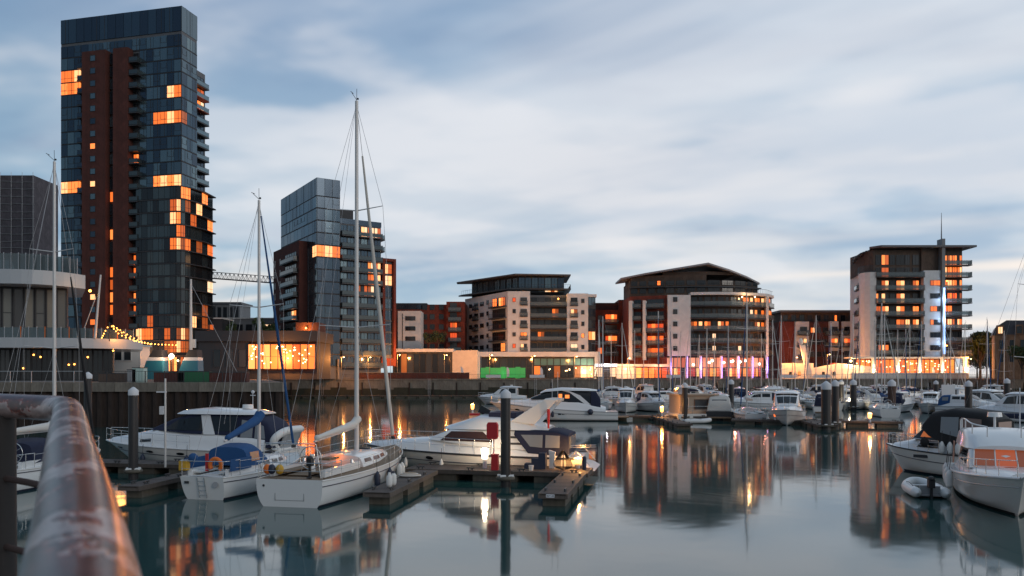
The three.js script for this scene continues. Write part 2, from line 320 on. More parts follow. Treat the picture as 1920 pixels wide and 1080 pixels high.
// ---------------------------------------------------------------- the tall tower
{
  const T = thing('tower_block', 'very tall blue glass tower with dark red brick fins and lit windows', 'tower', [(340 - 960) / F * 190, QY, -190], -0.235);
  const Wd = 34, H = 88.4, fl = 3.04;                        // local x runs left (negative) from the near corner
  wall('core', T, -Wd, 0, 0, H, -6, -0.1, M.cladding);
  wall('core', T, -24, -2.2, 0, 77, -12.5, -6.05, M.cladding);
  wall('parapet', T, -Wd - 0.05, 0.05, H - 5.6, H + 0.3, -6.1, -0.06, M.dark);
  const fr = face(T, -Wd, 0, 0), rt = face(T, 0, 0, Math.PI / 2);
  curtain(fr, 0, Wd, H - 5.9, H + 0.3, 15, 1, { name: 'parapet_panel', band: false, glass: [M.blueGlass[2], M.blueGlass[0]] }); curtain(rt, 0, 6, H - 5.9, H + 0.3, 3, 1, { name: 'parapet_panel', band: false, glass: [M.blueGlass[1]] });
  const rows = 27, top = rows * fl;                          // 82 m
  const litA = { 24: [0, 1, 2], 23: [0, 1, 2], 15: [0, 1, 2] };
  curtain(fr, 0.05, 5.9, 0, top, 3, rows, { lit: (i, j) => litA[j] && M.lit.slice(0, 3), opener: 0.3 });
  const litB = { 22: [2, 5], 20: [2, 5], 15: [2, 5] };
  curtain(fr, 22.6, 33.95, 11 * fl, top, 6, rows - 11, { lit: (i, j) => litB[j + 11] && i >= 2 && (j !== 11 || i > 3) && M.lit.slice(0, 3), opener: 0.35, skip: (i, j) => false });
  curtain(fr, 5.95, 22.55, 26 * fl, top, 8, 1, { opener: 0.3 });
  curtain(rt, 0.05, 6, 13 * fl, top, 3, rows - 13, { lit: (i, j) => j === 7 && i < 1 && [M.lit[5]], opener: 0.3, glass: M.blueGlass });
  // brick fins with a glazed strip between
  for (const [a, b] of [[7.8, 14.5], [16.6, 20.7]]) wall('brick_fin', T, -Wd + a, -Wd + b, 2, 79.4, -0.1, 1.9, M.brickD);
  const bf = face(T, -Wd, 1.9, 0);
  for (let j = 2; j < 26; j++) {
    win(bf, 10.2, 11.7, j * fl + 0.9, j * fl + 2.3, { cols: 1, lit: [4, 6, 15].includes(j) || rnd() < 0.06 ? M.lit : null, glass: M.blueGlass });
    win(fr, 14.65, 16.45, j * fl + 0.3, j * fl + 2.8, { n: 0.5, cols: 1, lit: [5, 6, 7, 8, 11, 14].includes(j) || rnd() < 0.05 ? M.lit.slice(0, 4) : null, glass: M.blueGlass });
    balcony(fr, 20.75, 23.2, j * fl, 1.7, { glass: M.blackGlass[1] });
    balcony(fr, 5.9, 7.7, j * fl, 1.4, { glass: M.blueGlass[2] });
    win(fr, 20.9, 22.4, j * fl + 0.1, j * fl + 2.5, { cols: 2, lit: [5, 6, 7, 8, 9, 17].includes(j) ? M.lit.slice(0, 2) : null });
  }
  // the darker lower bay with rounded corner and wrapped balconies
  const bayTop = 15 * fl, plan = [[-11.5, 0.05], [-11.5, 1.3], [-0.4, 1.3], [0.5, 0.9], [1.0, 0], [1.3, -1.6], [1.4, -6], [0.3, -12], [-11.5, -12]];
  mesh('lower_bay', planPrism(plan, 0, bayTop), M.dark, T);
  const bay = faceAB(T, [-11.5, 1.3], [-0.4, 1.3]), c1 = faceAB(T, [-0.4, 1.3], [0.5, 0.9]), c2 = faceAB(T, [0.5, 0.9], [1.0, 0]), c3 = faceAB(T, [1.0, 0], [1.3, -1.6]), c4 = faceAB(T, [1.3, -1.6], [1.4, -6]), c5 = faceAB(T, [1.4, -6], [0.3, -12]);
  const bl = { 14: [5, 9], 13: [6, 9], 12: [6, 7], 11: [7, 9], 10: [6, 9], 4: [2, 4], 3: [0, 9], 2: [5, 9] };
  const lb = (off) => (i, j) => { const r = bl[j + 2]; return r && i + off >= r[0] && i + off <= r[1] && rnd() < 0.62 && [M.lit[0], M.lit[1], M.lit[2], M.lit[3], M.lit[5], M.lit[3]]; };
  curtain(bay, 0.1, 11.0, 2 * fl, bayTop, 7, 13, { name: 'bay_panel', glass: M.blackGlass, lit: lb(0) });
  for (const [c, o] of [[c1, 7], [c2, 8], [c3, 9]]) curtain(c, 0.03, c.L - 0.03, 2 * fl, bayTop, 1, 13, { name: 'bay_panel', glass: M.blackGlass, lit: lb(o) });
  for (const c of [c4, c5]) curtain(c, 0.03, c.L - 0.03, 2 * fl, bayTop, Math.round(c.L / 2.6), 13, { name: 'bay_panel', glass: M.blackGlass, lit: () => rnd() < 0.3 && M.lit });
  for (let j = 3; j <= 15; j++) mesh('bay_ledge', planPrism([[-11.6, 0.1], [-11.6, 1.55], [-0.3, 1.55], [0.8, 1.1], [1.4, 0], [1.9, -1.6], [2.4, -6], [1.3, -12], [0, -12], [0.5, -6], [0.2, 0.1]], j * fl - 0.14, j * fl + 0.1), M.dark, T);
  // stacked balconies on the end above the bay
  const end = face(T, -2.2, -6.1, Math.PI / 2);
  for (let j = 15; j < 25; j++) {
    win(end, 0.3, 5.8, j * fl + 0.2, j * fl + 2.7, { cols: 4, lit: j > 21 && j < 24 ? M.lit : null, glass: M.blueGlass });
    balcony(end, 0.2, 6, j * fl, 1.5, { slab: j > 21 && j < 24 ? M.brick : M.darkM, glass: M.blueGlass[3] });
  }
  // glowing restaurant at the foot
  const base = faceAB(T, [-14, 2.2], [2.5, 2.2]);
  wall('podium', T, -14, 2.5, 0, 5.6, 0.5, 2.1, M.dark);
  for (let i = 0; i < 9; i++) win(base, 0.2 + i * 1.8, 1.9 + i * 1.8, 1.8, 5.2, { cols: 2, rows: 2, lit: M.litRed });
  for (let i = 0; i < 9; i++) put(base, mesh('pendant_lamp', memo('pend', () => g().ball(0.22, 0, 0, 0).geo()), M.lamp, T), 1 + i * 1.75 + rr(-0.3, 0.3), rr(3.6, 4.8), 0.5);
  pointLight(T, [1, 0.35, 0.1], 260, -6, 4.5, 5, 20);
  for (const [x, h] of [[-27, 1.6], [-15, 1.2], [-9, 1.4], [-2.5, 1.8], [-1.2, 1.1]]) g().cyl(0.04, 0.05, h, x, H + h / 2, -3, 6).box(0.7, 0.05, 0.05, x, H + h, -3).mesh('roof_aerial', M.dark, T);
}

// ---------------------------------------------------------------- the second, shorter glass tower
{
  const th = 0.571, T = thing('tower_block', 'mid height blue glass tower with sloping top edge, brick wing and red end frame', 'tower', [(594 - 960) / F * 200, QY, -200], th);
  const fl = 3.05, H = 50.2;
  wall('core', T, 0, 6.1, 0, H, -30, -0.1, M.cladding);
  wall('parapet', T, -0.02, 6.12, H - 4.4, H + 0.2, -30.1, -0.06, M.dark);
  curtain(face(T, 0, 0, 0), 0, 6.1, H - 4.5, H + 0.2, 3, 1, { name: 'parapet_panel', band: false, glass: [M.blueGlass[2]] }); curtain(face(T, 0, -30, -Math.PI / 2), 0, 30, H - 4.5, H + 0.2, 10, 1, { name: 'parapet_panel', band: false, glass: [M.blueGlass[2]] });
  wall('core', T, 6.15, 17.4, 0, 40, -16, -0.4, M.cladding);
  wall('plant_room', T, 6.3, 10.4, 40, 43.6, -12, -2, M.dark);
  const fr = face(T, 0, 0, 0), lf = face(T, 0, -30, -Math.PI / 2);
  curtain(fr, 0.05, 6.05, fl, 15 * fl, 3, 14, { lit: (i, j) => j === 9 && M.lit.slice(0, 3), opener: 0.3, glass: [M.blueGlass[2], M.blueGlass[0], M.blueGlass[2]] });
  curtain(lf, 0.1, 29.9, 11 * fl, 15 * fl, 10, 4, { opener: 0.1, glass: [M.blueGlass[2], M.blueGlass[0]] });
  curtain(lf, 24, 29.95, 2 * fl, 11 * fl, 2, 9, { opener: 0.1, lit: (i, j) => i === 1 && j === 8 && M.lit.slice(0, 3), glass: [M.blueGlass[3], M.blueGlass[1]] });
  // right wing with continuous glass balconies
  const rw = face(T, 6.15, -0.4, 0);
  for (let j = 1; j < 13; j++) {
    const L = { 12: [3, 5], 9: [4, 5], 8: [4, 5], 7: [2, 4] }[j];
    for (let i = 0; i < 6; i++) win(rw, 0.15 + i * 1.85, 1.9 + i * 1.85, j * fl + 0.1, j * fl + 2.75, { cols: 2, lit: L && i >= L[0] && i <= L[1] ? M.lit.slice(0, 5) : null, glass: M.blueGlass });
    balcony(rw, 0.1, 11.2, j * fl, 1.5, { glass: M.blackGlass[1] });
    const sd = face(T, 17.4, -0.4, Math.PI / 2); balcony(sd, 0.1, 4, j * fl, 1.2, { glass: j > 9 ? M.blueGlass[3] : M.blackGlass[1] });
  }
  wall('top_band', T, 6.15, 17.5, 13 * fl, 13 * fl + 1.3, -15.9, -0.3, M.blueGlass[2]);
  // red framed end
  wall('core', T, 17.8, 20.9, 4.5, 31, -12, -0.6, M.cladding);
  for (const x of [17.6, 20.7]) wall('red_frame', T, x, x + 0.7, 3.4, 31.6, -12, 0.4, M.brick);
  wall('red_frame', T, 18.32, 20.68, 30.9, 31.6, -12, 0.4, M.brick); wall('red_frame', T, 18.32, 20.68, 3.4, 5.4, -12, 0.4, M.brick);
  const re = face(T, 18.3, -0.6, 0);
  for (let j = 2; j < 10; j++) win(re, 0.1, 2.3, j * fl + 0.2, j * fl + 2.8, { cols: 2, rows: 2, lit: j > 7 ? [M.lit[4], M.lit[2]] : null, glass: M.blueGlass });
  // brick wing on the street side
  wall('brick_wing', T, -2.2, -0.05, 0, 35.4, -29.8, -7, M.brickD);
  const bw = face(T, -2.2, -29.8, -Math.PI / 2), be = face(T, -2.2, -7, 0);
  for (let j = 2; j < 11; j++) {
    for (const u of [1.2, 6]) win(bw, u, u + 0.8, j * fl + 0.4, j * fl + 2.2, { cols: 1, frame: M.white });
    win(bw, 11, 20.6, j * fl + 0.1, j * fl + 2.5, { cols: 5, lit: j === 5 ? [M.lit[1], M.lit[2], M.glass[0], M.glass[3]] : null, glass: M.blackGlass });
    balcony(bw, 10.4, 21.8, j * fl, 1.3, { glass: M.blackGlass[0] });
  }
  for (const u of [0.6, 3, 5.3]) g().cyl(0.25, 0.25, 5, u, 2.5, 0.6, 10).mesh('column', M.concrete, T);
}

// ---------------------------------------------------------------- low dark pavilion with the glowing bar
{
  const D = 172, s = D / F, T = thing('restaurant_pavilion', 'low dark pavilion with wide glowing orange restaurant windows', 'restaurant', [(385 - 960) * s, QY, -D]);
  const X = (px) => (px - 385) * s, Y = (py) => (711 - py) * s;
  wall('wall', T, X(372), X(592), 0, Y(640), -14, -1, M.dark); wall('roof', T, X(368), X(596), Y(640), Y(620), -15, 0.6, M.darkM);
  wall('wall', T, X(372), X(466), 0, Y(640) - 0.02, -0.95, 0, M.darkM);
  const f = face(T, X(466), 0.2, 0), w = (592 - 466) * s / 9;
  for (let i = 0; i < 9; i++) win(f, i * w, (i + 1) * w - 0.05, Y(692), Y(645), { cols: 1, rows: 2, lit: i < 4 ? [M.litRed[3], M.litRed[2]] : [M.litRed[0], M.litRed[1], M.litRed[2]], t: 0.09 });
  for (let i = 0; i < 42; i++) put(f, mesh('pendant_lamp', memo('pend2', () => g().ball(0.13, 0, 0, 0, 1, 1, 1, 8).geo()), M.lamp, T), rr(0.3, 9 * w - 0.3), Y(rr(649, 682)), 0.3);
  for (const px of [400, 424, 448]) win(face(T, 0, 0.02, 0), X(px), X(px) + 1.6, Y(688), Y(655), { cols: 1 });
  pointLight(T, [1, 0.32, 0.07], 420, X(530), Y(672), 3.5, 25);
  wall('roof_terrace', T, X(545), X(590), Y(620) + 0.02, Y(602), -10, -4, M.brickD);
  mesh('terrace_lamp', g().ball(0.22, X(566), Y(613), -3.4).geo(), M.lampO, T); pointLight(T, [1, 0.4, 0.08], 60, X(566), Y(614), -2.9, 8);
}
// ---------------------------------------------------------------- terraces and sheds behind the pavilion
{
  const a = thing('low_block', 'grey panelled low block with pale vertical strips beside the tall tower', 'building', [(418 - 960) / F * 240, QY, -240]);
  wall('wall', a, -5.4, 5, 0, 22.3, -10, 0, M.grey); wall('roof', a, -6, 5.6, 22.3, 22.9, -10.5, 0.5, M.roof);
  const f = face(a, -5.4, 0, 0); for (let i = 0; i < 6; i++) for (let j = 0; j < 4; j++) win(f, 0.4 + i * 1.7, 1.5 + i * 1.7, 3 + j * 5, 6.4 + j * 5, { cols: 1 });
  const b = thing('low_block', 'long low flat roofed block with white window behind the pavilion', 'building', [(450 - 960) / F * 230, QY, -230]);
  wall('wall', b, -7, 12.5, 0, 17.2, -9, 0, M.grey); wall('roof', b, -7.3, 12.8, 17.2, 17.5, -9.2, 0.3, M.white);
  const fb = face(b, -7, 0, 0); for (let i = 0; i < 7; i++) win(fb, 0.6 + i * 2.7, 2.4 + i * 2.7, 13, 15.6, { cols: 2, lit: i === 5 ? [M.lit[4]] : null });
  const c = thing('low_block', 'dark brick corner with one orange lit window at the tower foot', 'building', [(398 - 960) / F * 200, QY, -200]);
  wall('wall', c, -3, 2.4, 0, 15, -8, 0, M.dark); wall('roof', c, -3.2, 2.6, 15, 15.3, -8.2, 0.3, M.white);
  win(face(c, -3, 0, 0), 1.4, 3.4, 11.4, 13.6, { lit: [M.litRed[2], M.lit[1]] });
}
{ // construction crane jib between the towers
  const t = thing('tower_crane', 'dark lattice jib of a tower crane between the two glass towers', 'crane', [0, 0, 0]);
  const D = 330, p0 = at(372, 520, D), p1 = at(545, 533, D), n = 22, lo = g(), la = g();
  const up = V(0, 2.6, 0), sd = V(0, 0, 1.3);
  lo.bar(p0.clone().sub(sd), p1.clone().sub(sd), 0.16).bar(p0.clone().add(sd), p1.clone().add(sd), 0.16).bar(p0.clone().add(up), p1.clone().add(up), 0.16);
  for (let i = 0; i < n; i++) { const a = p0.clone().lerp(p1, i / n), b = p0.clone().lerp(p1, (i + 1) / n), m = a.clone().lerp(b, 0.5).add(up); for (const k of [sd, sd.clone().negate()]) la.bar(a.clone().add(k), m, 0.08, 0.08, 4).bar(m, b.clone().add(k), 0.08, 0.08, 4); }
  lo.mesh('jib_chord', M.dark, t); la.mesh('lattice', M.dark, t);
  g().box(2.4, 2.4, 2.4, p0.x - 3, p0.y + 1, p0.z).mesh('cab', M.darkM, t);
  g().span(p0.x - 4, p0.x - 2, 3, p0.y, p0.z - 1, p0.z + 1).mesh('crane_mast', M.dark, t);
}
{ // scaffold wrapped block at the far left
  const D = 260, t = thing('wrapped_building', 'grey building wrapped in scaffold sheeting with pale horizontal bands', 'building', [(-20 - 960) / F * D, QY, -D]);
  wall('wall', t, -14, 14.4, 0, 66, -14, 0, std([0.13, 0.115, 0.13], 0.9, 0, { map: stain }));
  for (let j = 0; j < 27; j++) { const b = g(); for (let i = 0; i < 8; i++) b.box(3.62, 0.16, 0.2, -12.3 + i * 3.6, 2.4 * j + rr(-0.25, 0.25) + 1.4, 0.1, 0, rr(-0.05, 0.05)); b.mesh('scaffold_band', M.grey, t); }
  for (let i = 0; i < 9; i++) g().cyl(0.06, 0.06, 67, -14 + i * 3.55, 33.5, 0.32, 5).mesh('scaffold_pole', M.alu, t);
}

// ---------------------------------------------------------------- curved glass restaurant on the left quay
{
  const D = 92, s = D / F, T = thing('glass_restaurant', 'two storey glass restaurant with long curved grey canopies and roof terrace', 'restaurant', [0, 0, 0]);
  const X = (px) => (px - 960) * s, Y = (py) => CH - (py - HZ) * s, XD = (px, z) => (px - 960) / F * -z;
  const sweep = (pxR, zR, back) => { const p = [[X(-60), -D + 0.5]]; for (let i = 0; i <= 10; i++) { const a = i / 10; const z = -D + 0.5 - zR * a * a * a; p.push([XD(lerp(-40, pxR, a), z), z]); } p.push([XD(pxR - 6, -D - back), -D - back], [XD(-60, -D - back), -D - back]); return p; };
  mesh('upper_canopy', planPrism(sweep(160, 6, 16), Y(532), Y(505)), M.gelGrey, T);
  mesh('lower_canopy', planPrism(sweep(268, 7, 16), Y(652), Y(633)), M.gelGrey, T);
  mesh('upper_floor', planPrism([[XD(-60, -D - 1.6), -D - 1.6], [XD(126, -D - 5), -D - 5], [XD(128, -D - 12), -D - 12], [XD(-60, -D - 12), -D - 12]], Y(633) + 0.02, Y(532) - 0.02), M.dark, T);
  mesh('ground_floor', planPrism([[XD(-60, -D - 1.6), -D - 1.6], [XD(212, -D - 5), -D - 5], [XD(214, -D - 13), -D - 13], [XD(-60, -D - 13), -D - 13]], QY, Y(652) - 0.02), M.dark, T);
  const uf = faceAB(T, [XD(-60, -D - 1.6), -D - 1.6], [XD(126, -D - 5), -D - 5]), gf = faceAB(T, [XD(-60, -D - 1.6), -D - 1.6], [XD(212, -D - 5), -D - 5]);
  const warm = [phy([0.2, 0.19, 0.16], { roughness: 0.08, ior: 1.5 }), phy([0.12, 0.125, 0.12], { roughness: 0.08, ior: 1.5 }), phy([0.16, 0.17, 0.16], { roughness: 0.08, ior: 1.5 }), M.glass[2]];
  for (let i = 0; i < 9; i++) { const w = uf.L / 9; win(uf, i * w + 0.04, (i + 1) * w - 0.04, Y(631), Y(534), { cols: 1, rows: i % 3 ? 1 : 2, glass: warm, t: 0.12 }); }
  for (let i = 0; i < 14; i++) { const w = gf.L / 14; win(gf, i * w + 0.03, (i + 1) * w - 0.03, QY + 0.1, Y(654), { cols: 2, glass: M.glass, lit: null, t: 0.08 }); }
  for (const [px, py] of [[54, 664], [92, 655], [116, 683], [126, 682], [36, 690], [66, 668], [150, 668], [196, 655]]) put(gf, mesh('ceiling_lamp', memo('cl', () => g().ball(0.1, 0, 0, 0, 1, 1, 1, 8).geo()), M.lampO, T), X(px) - X(-60), Y(py), 0.15);
  // balustrades of single glass sheets
  for (let i = 0; i < 13; i++) { const a = i / 13, z = -D - 0.2 - 6 * a * a * a, x = XD(lerp(-30, 150, a), z); g().box(1.0, 1.9, 0.03, x, Y(505) + 0.95, z).mesh('glass_sheet', M.balGlass, T); g().box(0.06, 2, 0.06, x + 0.56, Y(505) + 1, z).mesh('baluster', M.alu, T); }
  for (let i = 0; i < 19; i++) { const a = i / 19, z = -D - 0.2 - 7 * a * a * a, x = XD(lerp(-30, 258, a), z); g().box(0.9, 1.2, 0.03, x, Y(633) + 0.6, z).mesh('glass_sheet', M.balGlass, T); g().box(0.07, 1.3, 0.07, x + 0.5, Y(633) + 0.65, z).mesh('baluster', i % 3 === 1 ? M.orange : M.alu, T); }
  mesh('roof_cabin', planPrism([[XD(-60, -D - 4), -D - 4], [XD(22, -D - 4), -D - 4], [XD(26, -D - 10), -D - 10], [XD(-60, -D - 10), -D - 10]], Y(505) + 0.01, Y(478)), M.gelGrey, T);
  g().ball(0.16, X(143), Y(540), -D - 3).mesh('canopy_lamp', M.lampO, T); pointLight(T, [1, 0.5, 0.15], 10, X(143), Y(546), -D - 2.6, 5);
  g().bar([X(161), Y(633), -D - 2], [X(172), Y(511), -D - 2], 0.16, 0.1, 8).mesh('slanted_mast', M.spar, T);
  g().bar([X(140), Y(615), -D - 2], [X(163), Y(553), -D - 2], 0.05).mesh('mast_stay', M.spar, T);
}
{ // festoon lights strung from a pole over the terrace
  const D = 93.4, t = thing('festoon_lights', 'strings of glowing orange bulbs hung from a pole on the restaurant terrace', 'string lights');
  g().bar(at(205, 640, D), at(205, 604, D), 0.06).mesh('pole', M.dark, t);
  const runs = [[[206, 606], [268, 640], [330, 646]], [[206, 606], [250, 636], [282, 644]], [[206, 606], [196, 622], [191, 632]], [[206, 606], [222, 624], [252, 638]]];
  for (const r of runs) {
    const c = new THREE.CatmullRomCurve3(r.map(([x, y], i) => at(x, y, D + i * 0.4)));
    mesh('cable', new THREE.TubeGeometry(c, 20, 0.025, 4), M.dark, t);
    const n = Math.round(c.getLength() / 0.42); for (let i = 1; i <= n; i++) { const p = c.getPoint(i / n); g().ball(0.075, p.x, p.y - 0.08, p.z, 1, 1, 1, 6).mesh('bulb', M.lampO, t); }
  }
  const p = at(225, 632, 95); pointLight(t, [1, 0.36, 0.08], 14, p.x, p.y, p.z, 30);
}
{ // things standing on the left quay
  const D = 110, s = D / F;
  const fun = (px, w, label) => {
    const t = thing('ship_funnel', label, 'funnel', at(px, 711, D).toArray()); t.scale.setScalar(0.8);
    g().prism([[-w, 0], [w, 0], [w * 0.95, 3.1], [-w * 0.45, 3.1]], 2.4, null, 0.05).mesh('casing', std([0.02, 0.16, 0.24], 0.5), t);
    g().prism([[-w * 0.43, 3.16], [w * 0.94, 3.16], [w * 0.93, 3.7], [-w * 0.3, 3.7]], 2.36).mesh('white_band', M.gel, t);
    g().prism([[-w * 0.3, 3.75], [w * 0.9, 3.75], [w * 0.85, 5], [w * 0.1, 5]], 2.3).mesh('dark_top', M.dark, t);
    return t;
  };
  fun(296, 1.9, 'teal and white funnel casing standing left of the bright round lamp'); fun(362, 1.8, 'teal and white funnel casing below the white crane mast');
  const k = thing('kiosk', 'small pinkish white kiosk with three dark windows beside the restaurant', 'kiosk', at(228, 711, 112).toArray());
  wall('wall', k, -2.6, 2.6, 0, 4.6, -3, 0, M.gelWarm); wall('roof', k, -2.8, 2.8, 4.6, 4.8, -3.2, 0.3, M.white);
  const f = face(k, -2.6, 0, 0); for (const u of [0.3, 1.6, 2.9]) win(f, u, u + 1.1, 2.6, 4, { cols: 1, frame: M.white });
  for (const [px, py, d, n] of [[355, 527, 112, 'white inclined mast standing behind the teal funnels']]) {
    const m = thing('signal_mast', n, 'mast', at(358, 711, d).toArray());
    g().cyl(0.14, 0.26, 14, 0, 7, 0, 10).mesh('pole', M.spar, m); g().box(0.5, 1.2, 0.4, 0.4, 5, 0).mesh('equipment_box', M.white, m); g().bar([0, 13.4, 0], [7.2, 0.2, 1], 0.03).mesh('stay', M.wire, m); g().box(1.2, 0.06, 0.06, 0, 13.8, 0).cyl(0.03, 0.03, 0.9, -0.2, 14.3, 0, 5).mesh('aerial', M.dark, m);
  }
  const l = thing('flood_lamp', 'bright round flood lamp between the two teal funnels', 'lamp', at(322, 711, 108).toArray());
  g().cyl(0.05, 0.06, 2.9, 0, 1.45, 0, 8).mesh('pole', M.dark, l); g().ball(0.34, 0, 3.1, 0.1).mesh('globe', M.lampW, l); pointLight(l, [1, 0.6, 0.35], 40, 0, 3.1, 0.6, 15);
  // clutter by the railing
  const cl = [['storage_bin', 250, 700, 0.9, 1.3, M.hullGrey, 'grey blue storage bin behind the quay railing'], ['storage_bin', 262, 698, 1.2, 1.5, std([0.45, 0.6, 0.55], 0.6), 'pale green wrapped crate behind the quay railing'], ['storage_bin', 366, 702, 3.4, 1.1, std([0.02, 0.14, 0.06], 0.6), 'dark green banner board on the quay railing'], ['storage_bin', 215, 702, 3, 0.9, M.timber, 'brown timber planter on the sheet piled quay'], ['storage_bin', 320, 702, 3.2, 1.0, M.brickD, 'dark red brick planter on the sheet piled quay'], ['storage_bin', 430, 702, 4, 1.0, M.brickD, 'reddish low planter wall near the quay corner']];
  for (const [n, px, , w, h, m, lb] of cl) { const t = thing(n, lb, 'container', at(px, 714, 85.5).setY(QY).toArray()); g().box(w, h, 0.9, 0, h / 2, 0).mesh('body', m, t); g().box(w + 0.06, 0.07, 0.96, 0, h + 0.035, 0).mesh('lid', M.darkM, t); }
}
// ---------------------------------------------------------------- far quay blocks, left to right
const pxFrame = (px0, D) => { const s = D / F, gy = HZ + (CH - QY) * F / D; return { s, X: (px) => (px - px0) * s, Y: (py) => (gy - py) * s, XZ: (px, z) => (px - 960) / F * (D - z) - (px0 - 960) * s }; };
const warmAny = (p) => (rnd() < p ? M.lit : null);
const segs = (pts) => pts.slice(0, -1).map((p, i) => [p, pts[i + 1]]);
const inset = (pts, d, c) => pts.map(([x, z]) => { const k = Math.hypot(x - c[0], z - c[1]); return [x + (x - c[0]) / k * d, z + (z - c[1]) / k * d]; });
const arc = (x0, z0, x1, z1, bulge, n = 6) => Array.from({ length: n + 1 }, (_, i) => { const t = i / n; return [lerp(x0, x1, t), lerp(z0, z1, t) + bulge * 4 * t * (1 - t)]; });

{ // white rendered block and red brick terrace on a podium
  const D = 236, { X, Y } = pxFrame(740, D), T = thing('brick_terrace', 'red brick terrace with dark top storey behind the small white block', 'building', [(740 - 960) / F * D, QY, -D]);
  wall('wall', T, X(738), X(838), 0, Y(580), -12, 0, M.brick); wall('top_storey', T, X(739), X(800), Y(580), Y(568), -11, -0.6, M.dark); wall('wall', T, X(800.1), X(838), Y(580), Y(571), -12, 0, M.brick);
  wall('brick_bay', T, X(838.1), X(872), 0, Y(567), -12, 2.4, M.brick);
  const f = face(T, 0, 0, 0), fb = face(T, X(838.1), 2.4, 0);
  for (const [j, py] of [576, 594, 613, 632, 650].entries()) {
    for (const px of [792, 806, 823]) win(f, X(px), X(px + 9), Y(py + 5), Y(py - 5), { cols: 2, lit: warmAny(0.08) });
    win(fb, X(845) - X(838.1), X(858) - X(838.1), Y(py + 8), Y(py - 7), { cols: 3, lit: [2, 3].includes(j) ? M.litRed.slice(0, 2) : null });
    balcony(fb, X(842) - X(838.1), X(866) - X(838.1), Y(py + 9), 1.4);
  }
  for (let i = 0; i < 5; i++) win(face(T, X(739), -0.6, 0), 1 + i * 1.8, 2.5 + i * 1.8, Y(579), Y(570), { cols: 2, glass: M.blueGlass });
  const d2 = 226, p2 = pxFrame(746, d2), B = thing('rendered_block', 'small plain white block with three long dark windows', 'building', [(746 - 960) / F * d2, QY, -d2]);
  wall('wall', B, 0, p2.X(789), 0, p2.Y(583), -7, 0, M.white);
  for (const py of [597, 616, 635]) win(face(B, 0, 0, 0), p2.X(760), p2.X(779), p2.Y(py + 4), p2.Y(py - 4), { cols: 3 });
  g().cyl(0.09, 0.09, p2.Y(588), p2.X(755), p2.Y(588) / 2, 0.1, 6).mesh('downpipe', M.dark, B);
  const d3 = 216, p3 = pxFrame(738, d3), P = thing('shop_podium', 'low white podium with dark shop glazing under a planted deck', 'building', [(738 - 960) / F * d3, QY, -d3]);
  wall('wall', P, p3.X(736), p3.X(848), 0, p3.Y(660), -8, -0.4, M.dark); wall('deck_slab', P, p3.X(734), p3.X(850), p3.Y(660), p3.Y(654), -8.2, 0.4, M.white);
  mesh('wing_wall', planPrism([[p3.X(848.1), -8], [p3.X(848.1), -0.3], [p3.X(896), 3], [p3.X(896), -8]], 0, p3.Y(657)), M.white, P);
  for (let i = 0; i < 9; i++) win(face(P, p3.X(740), -0.4, 0), i * 1.68, 1.6 + i * 1.68, 0.3, p3.Y(663), { cols: 1, lit: i === 1 ? [M.lit[5]] : null, glass: M.glass });
  for (const [px, lbl] of [[805, 'round leafy shrub on the podium deck beside the white block'], [822, 'thin leafy sapling on the podium deck before the brick terrace']]) treeAt(px, 655, 218, p3.Y(654) + QY, px === 805 ? 4.4 : 5.2, 1.9, lbl, 700);
}
function treeAt(px, py, D, y0, h, r, label, n = 2600, group) {     // trunk, limbs and a crown of leaf sized faces
  const t = thing('broadleaf_tree', label, 'tree', [(px - 960) / F * D, y0, -D], 0, group), tr = g(), b = h * 0.4;
  tr.bar([0, 0, 0], [0, h * 0.55, 0], h * 0.028, h * 0.015, 7);
  const tips = []; for (let i = 0; i < 9; i++) { const a = i * 2.4, k = rr(0.45, 0.85) * r, p = V(Math.cos(a) * k, h * rr(0.48, 0.88), Math.sin(a) * k); tr.bar([0, h * rr(0.25, 0.5), 0], p, h * 0.011, h * 0.004, 5); tips.push(p); }
  tr.mesh('trunk', M.bark, t);
  const pos = [], nor = []; const c = V(0, 0, 0), q = new THREE.Quaternion(), e = new THREE.Euler();
  for (let i = 0; i < n; i++) {
    const tip = pick(tips), s = r * 0.5; do c.set(rr(-1, 1), rr(-0.8, 0.8), rr(-1, 1)); while (c.lengthSq() > 1);
    c.multiplyScalar(s).add(tip); const L = rr(0.16, 0.34) * Math.max(0.7, h / 9); q.setFromEuler(e.set(rr(0, 6), rr(0, 6), rr(0, 6)));
    for (const v of [[-L, 0, 0], [L, 0, 0], [0, L * 1.5, 0]]) { const p = V(...v).applyQuaternion(q).add(c); pos.push(p.x, p.y, p.z); } const nn = V(0, 0, 1).applyQuaternion(q); for (let k = 0; k < 3; k++) nor.push(nn.x, nn.y, nn.z);
  }
  const gg = new THREE.BufferGeometry(); gg.setAttribute('position', new THREE.Float32BufferAttribute(pos, 3)); gg.setAttribute('normal', new THREE.Float32BufferAttribute(nor, 3));
  mesh('crown', gg, M.leafThin ??= phy([0.045, 0.07, 0.025], { roughness: 0.9, side: THREE.DoubleSide }), t).userData.kind = 'stuff';
  return t;
}

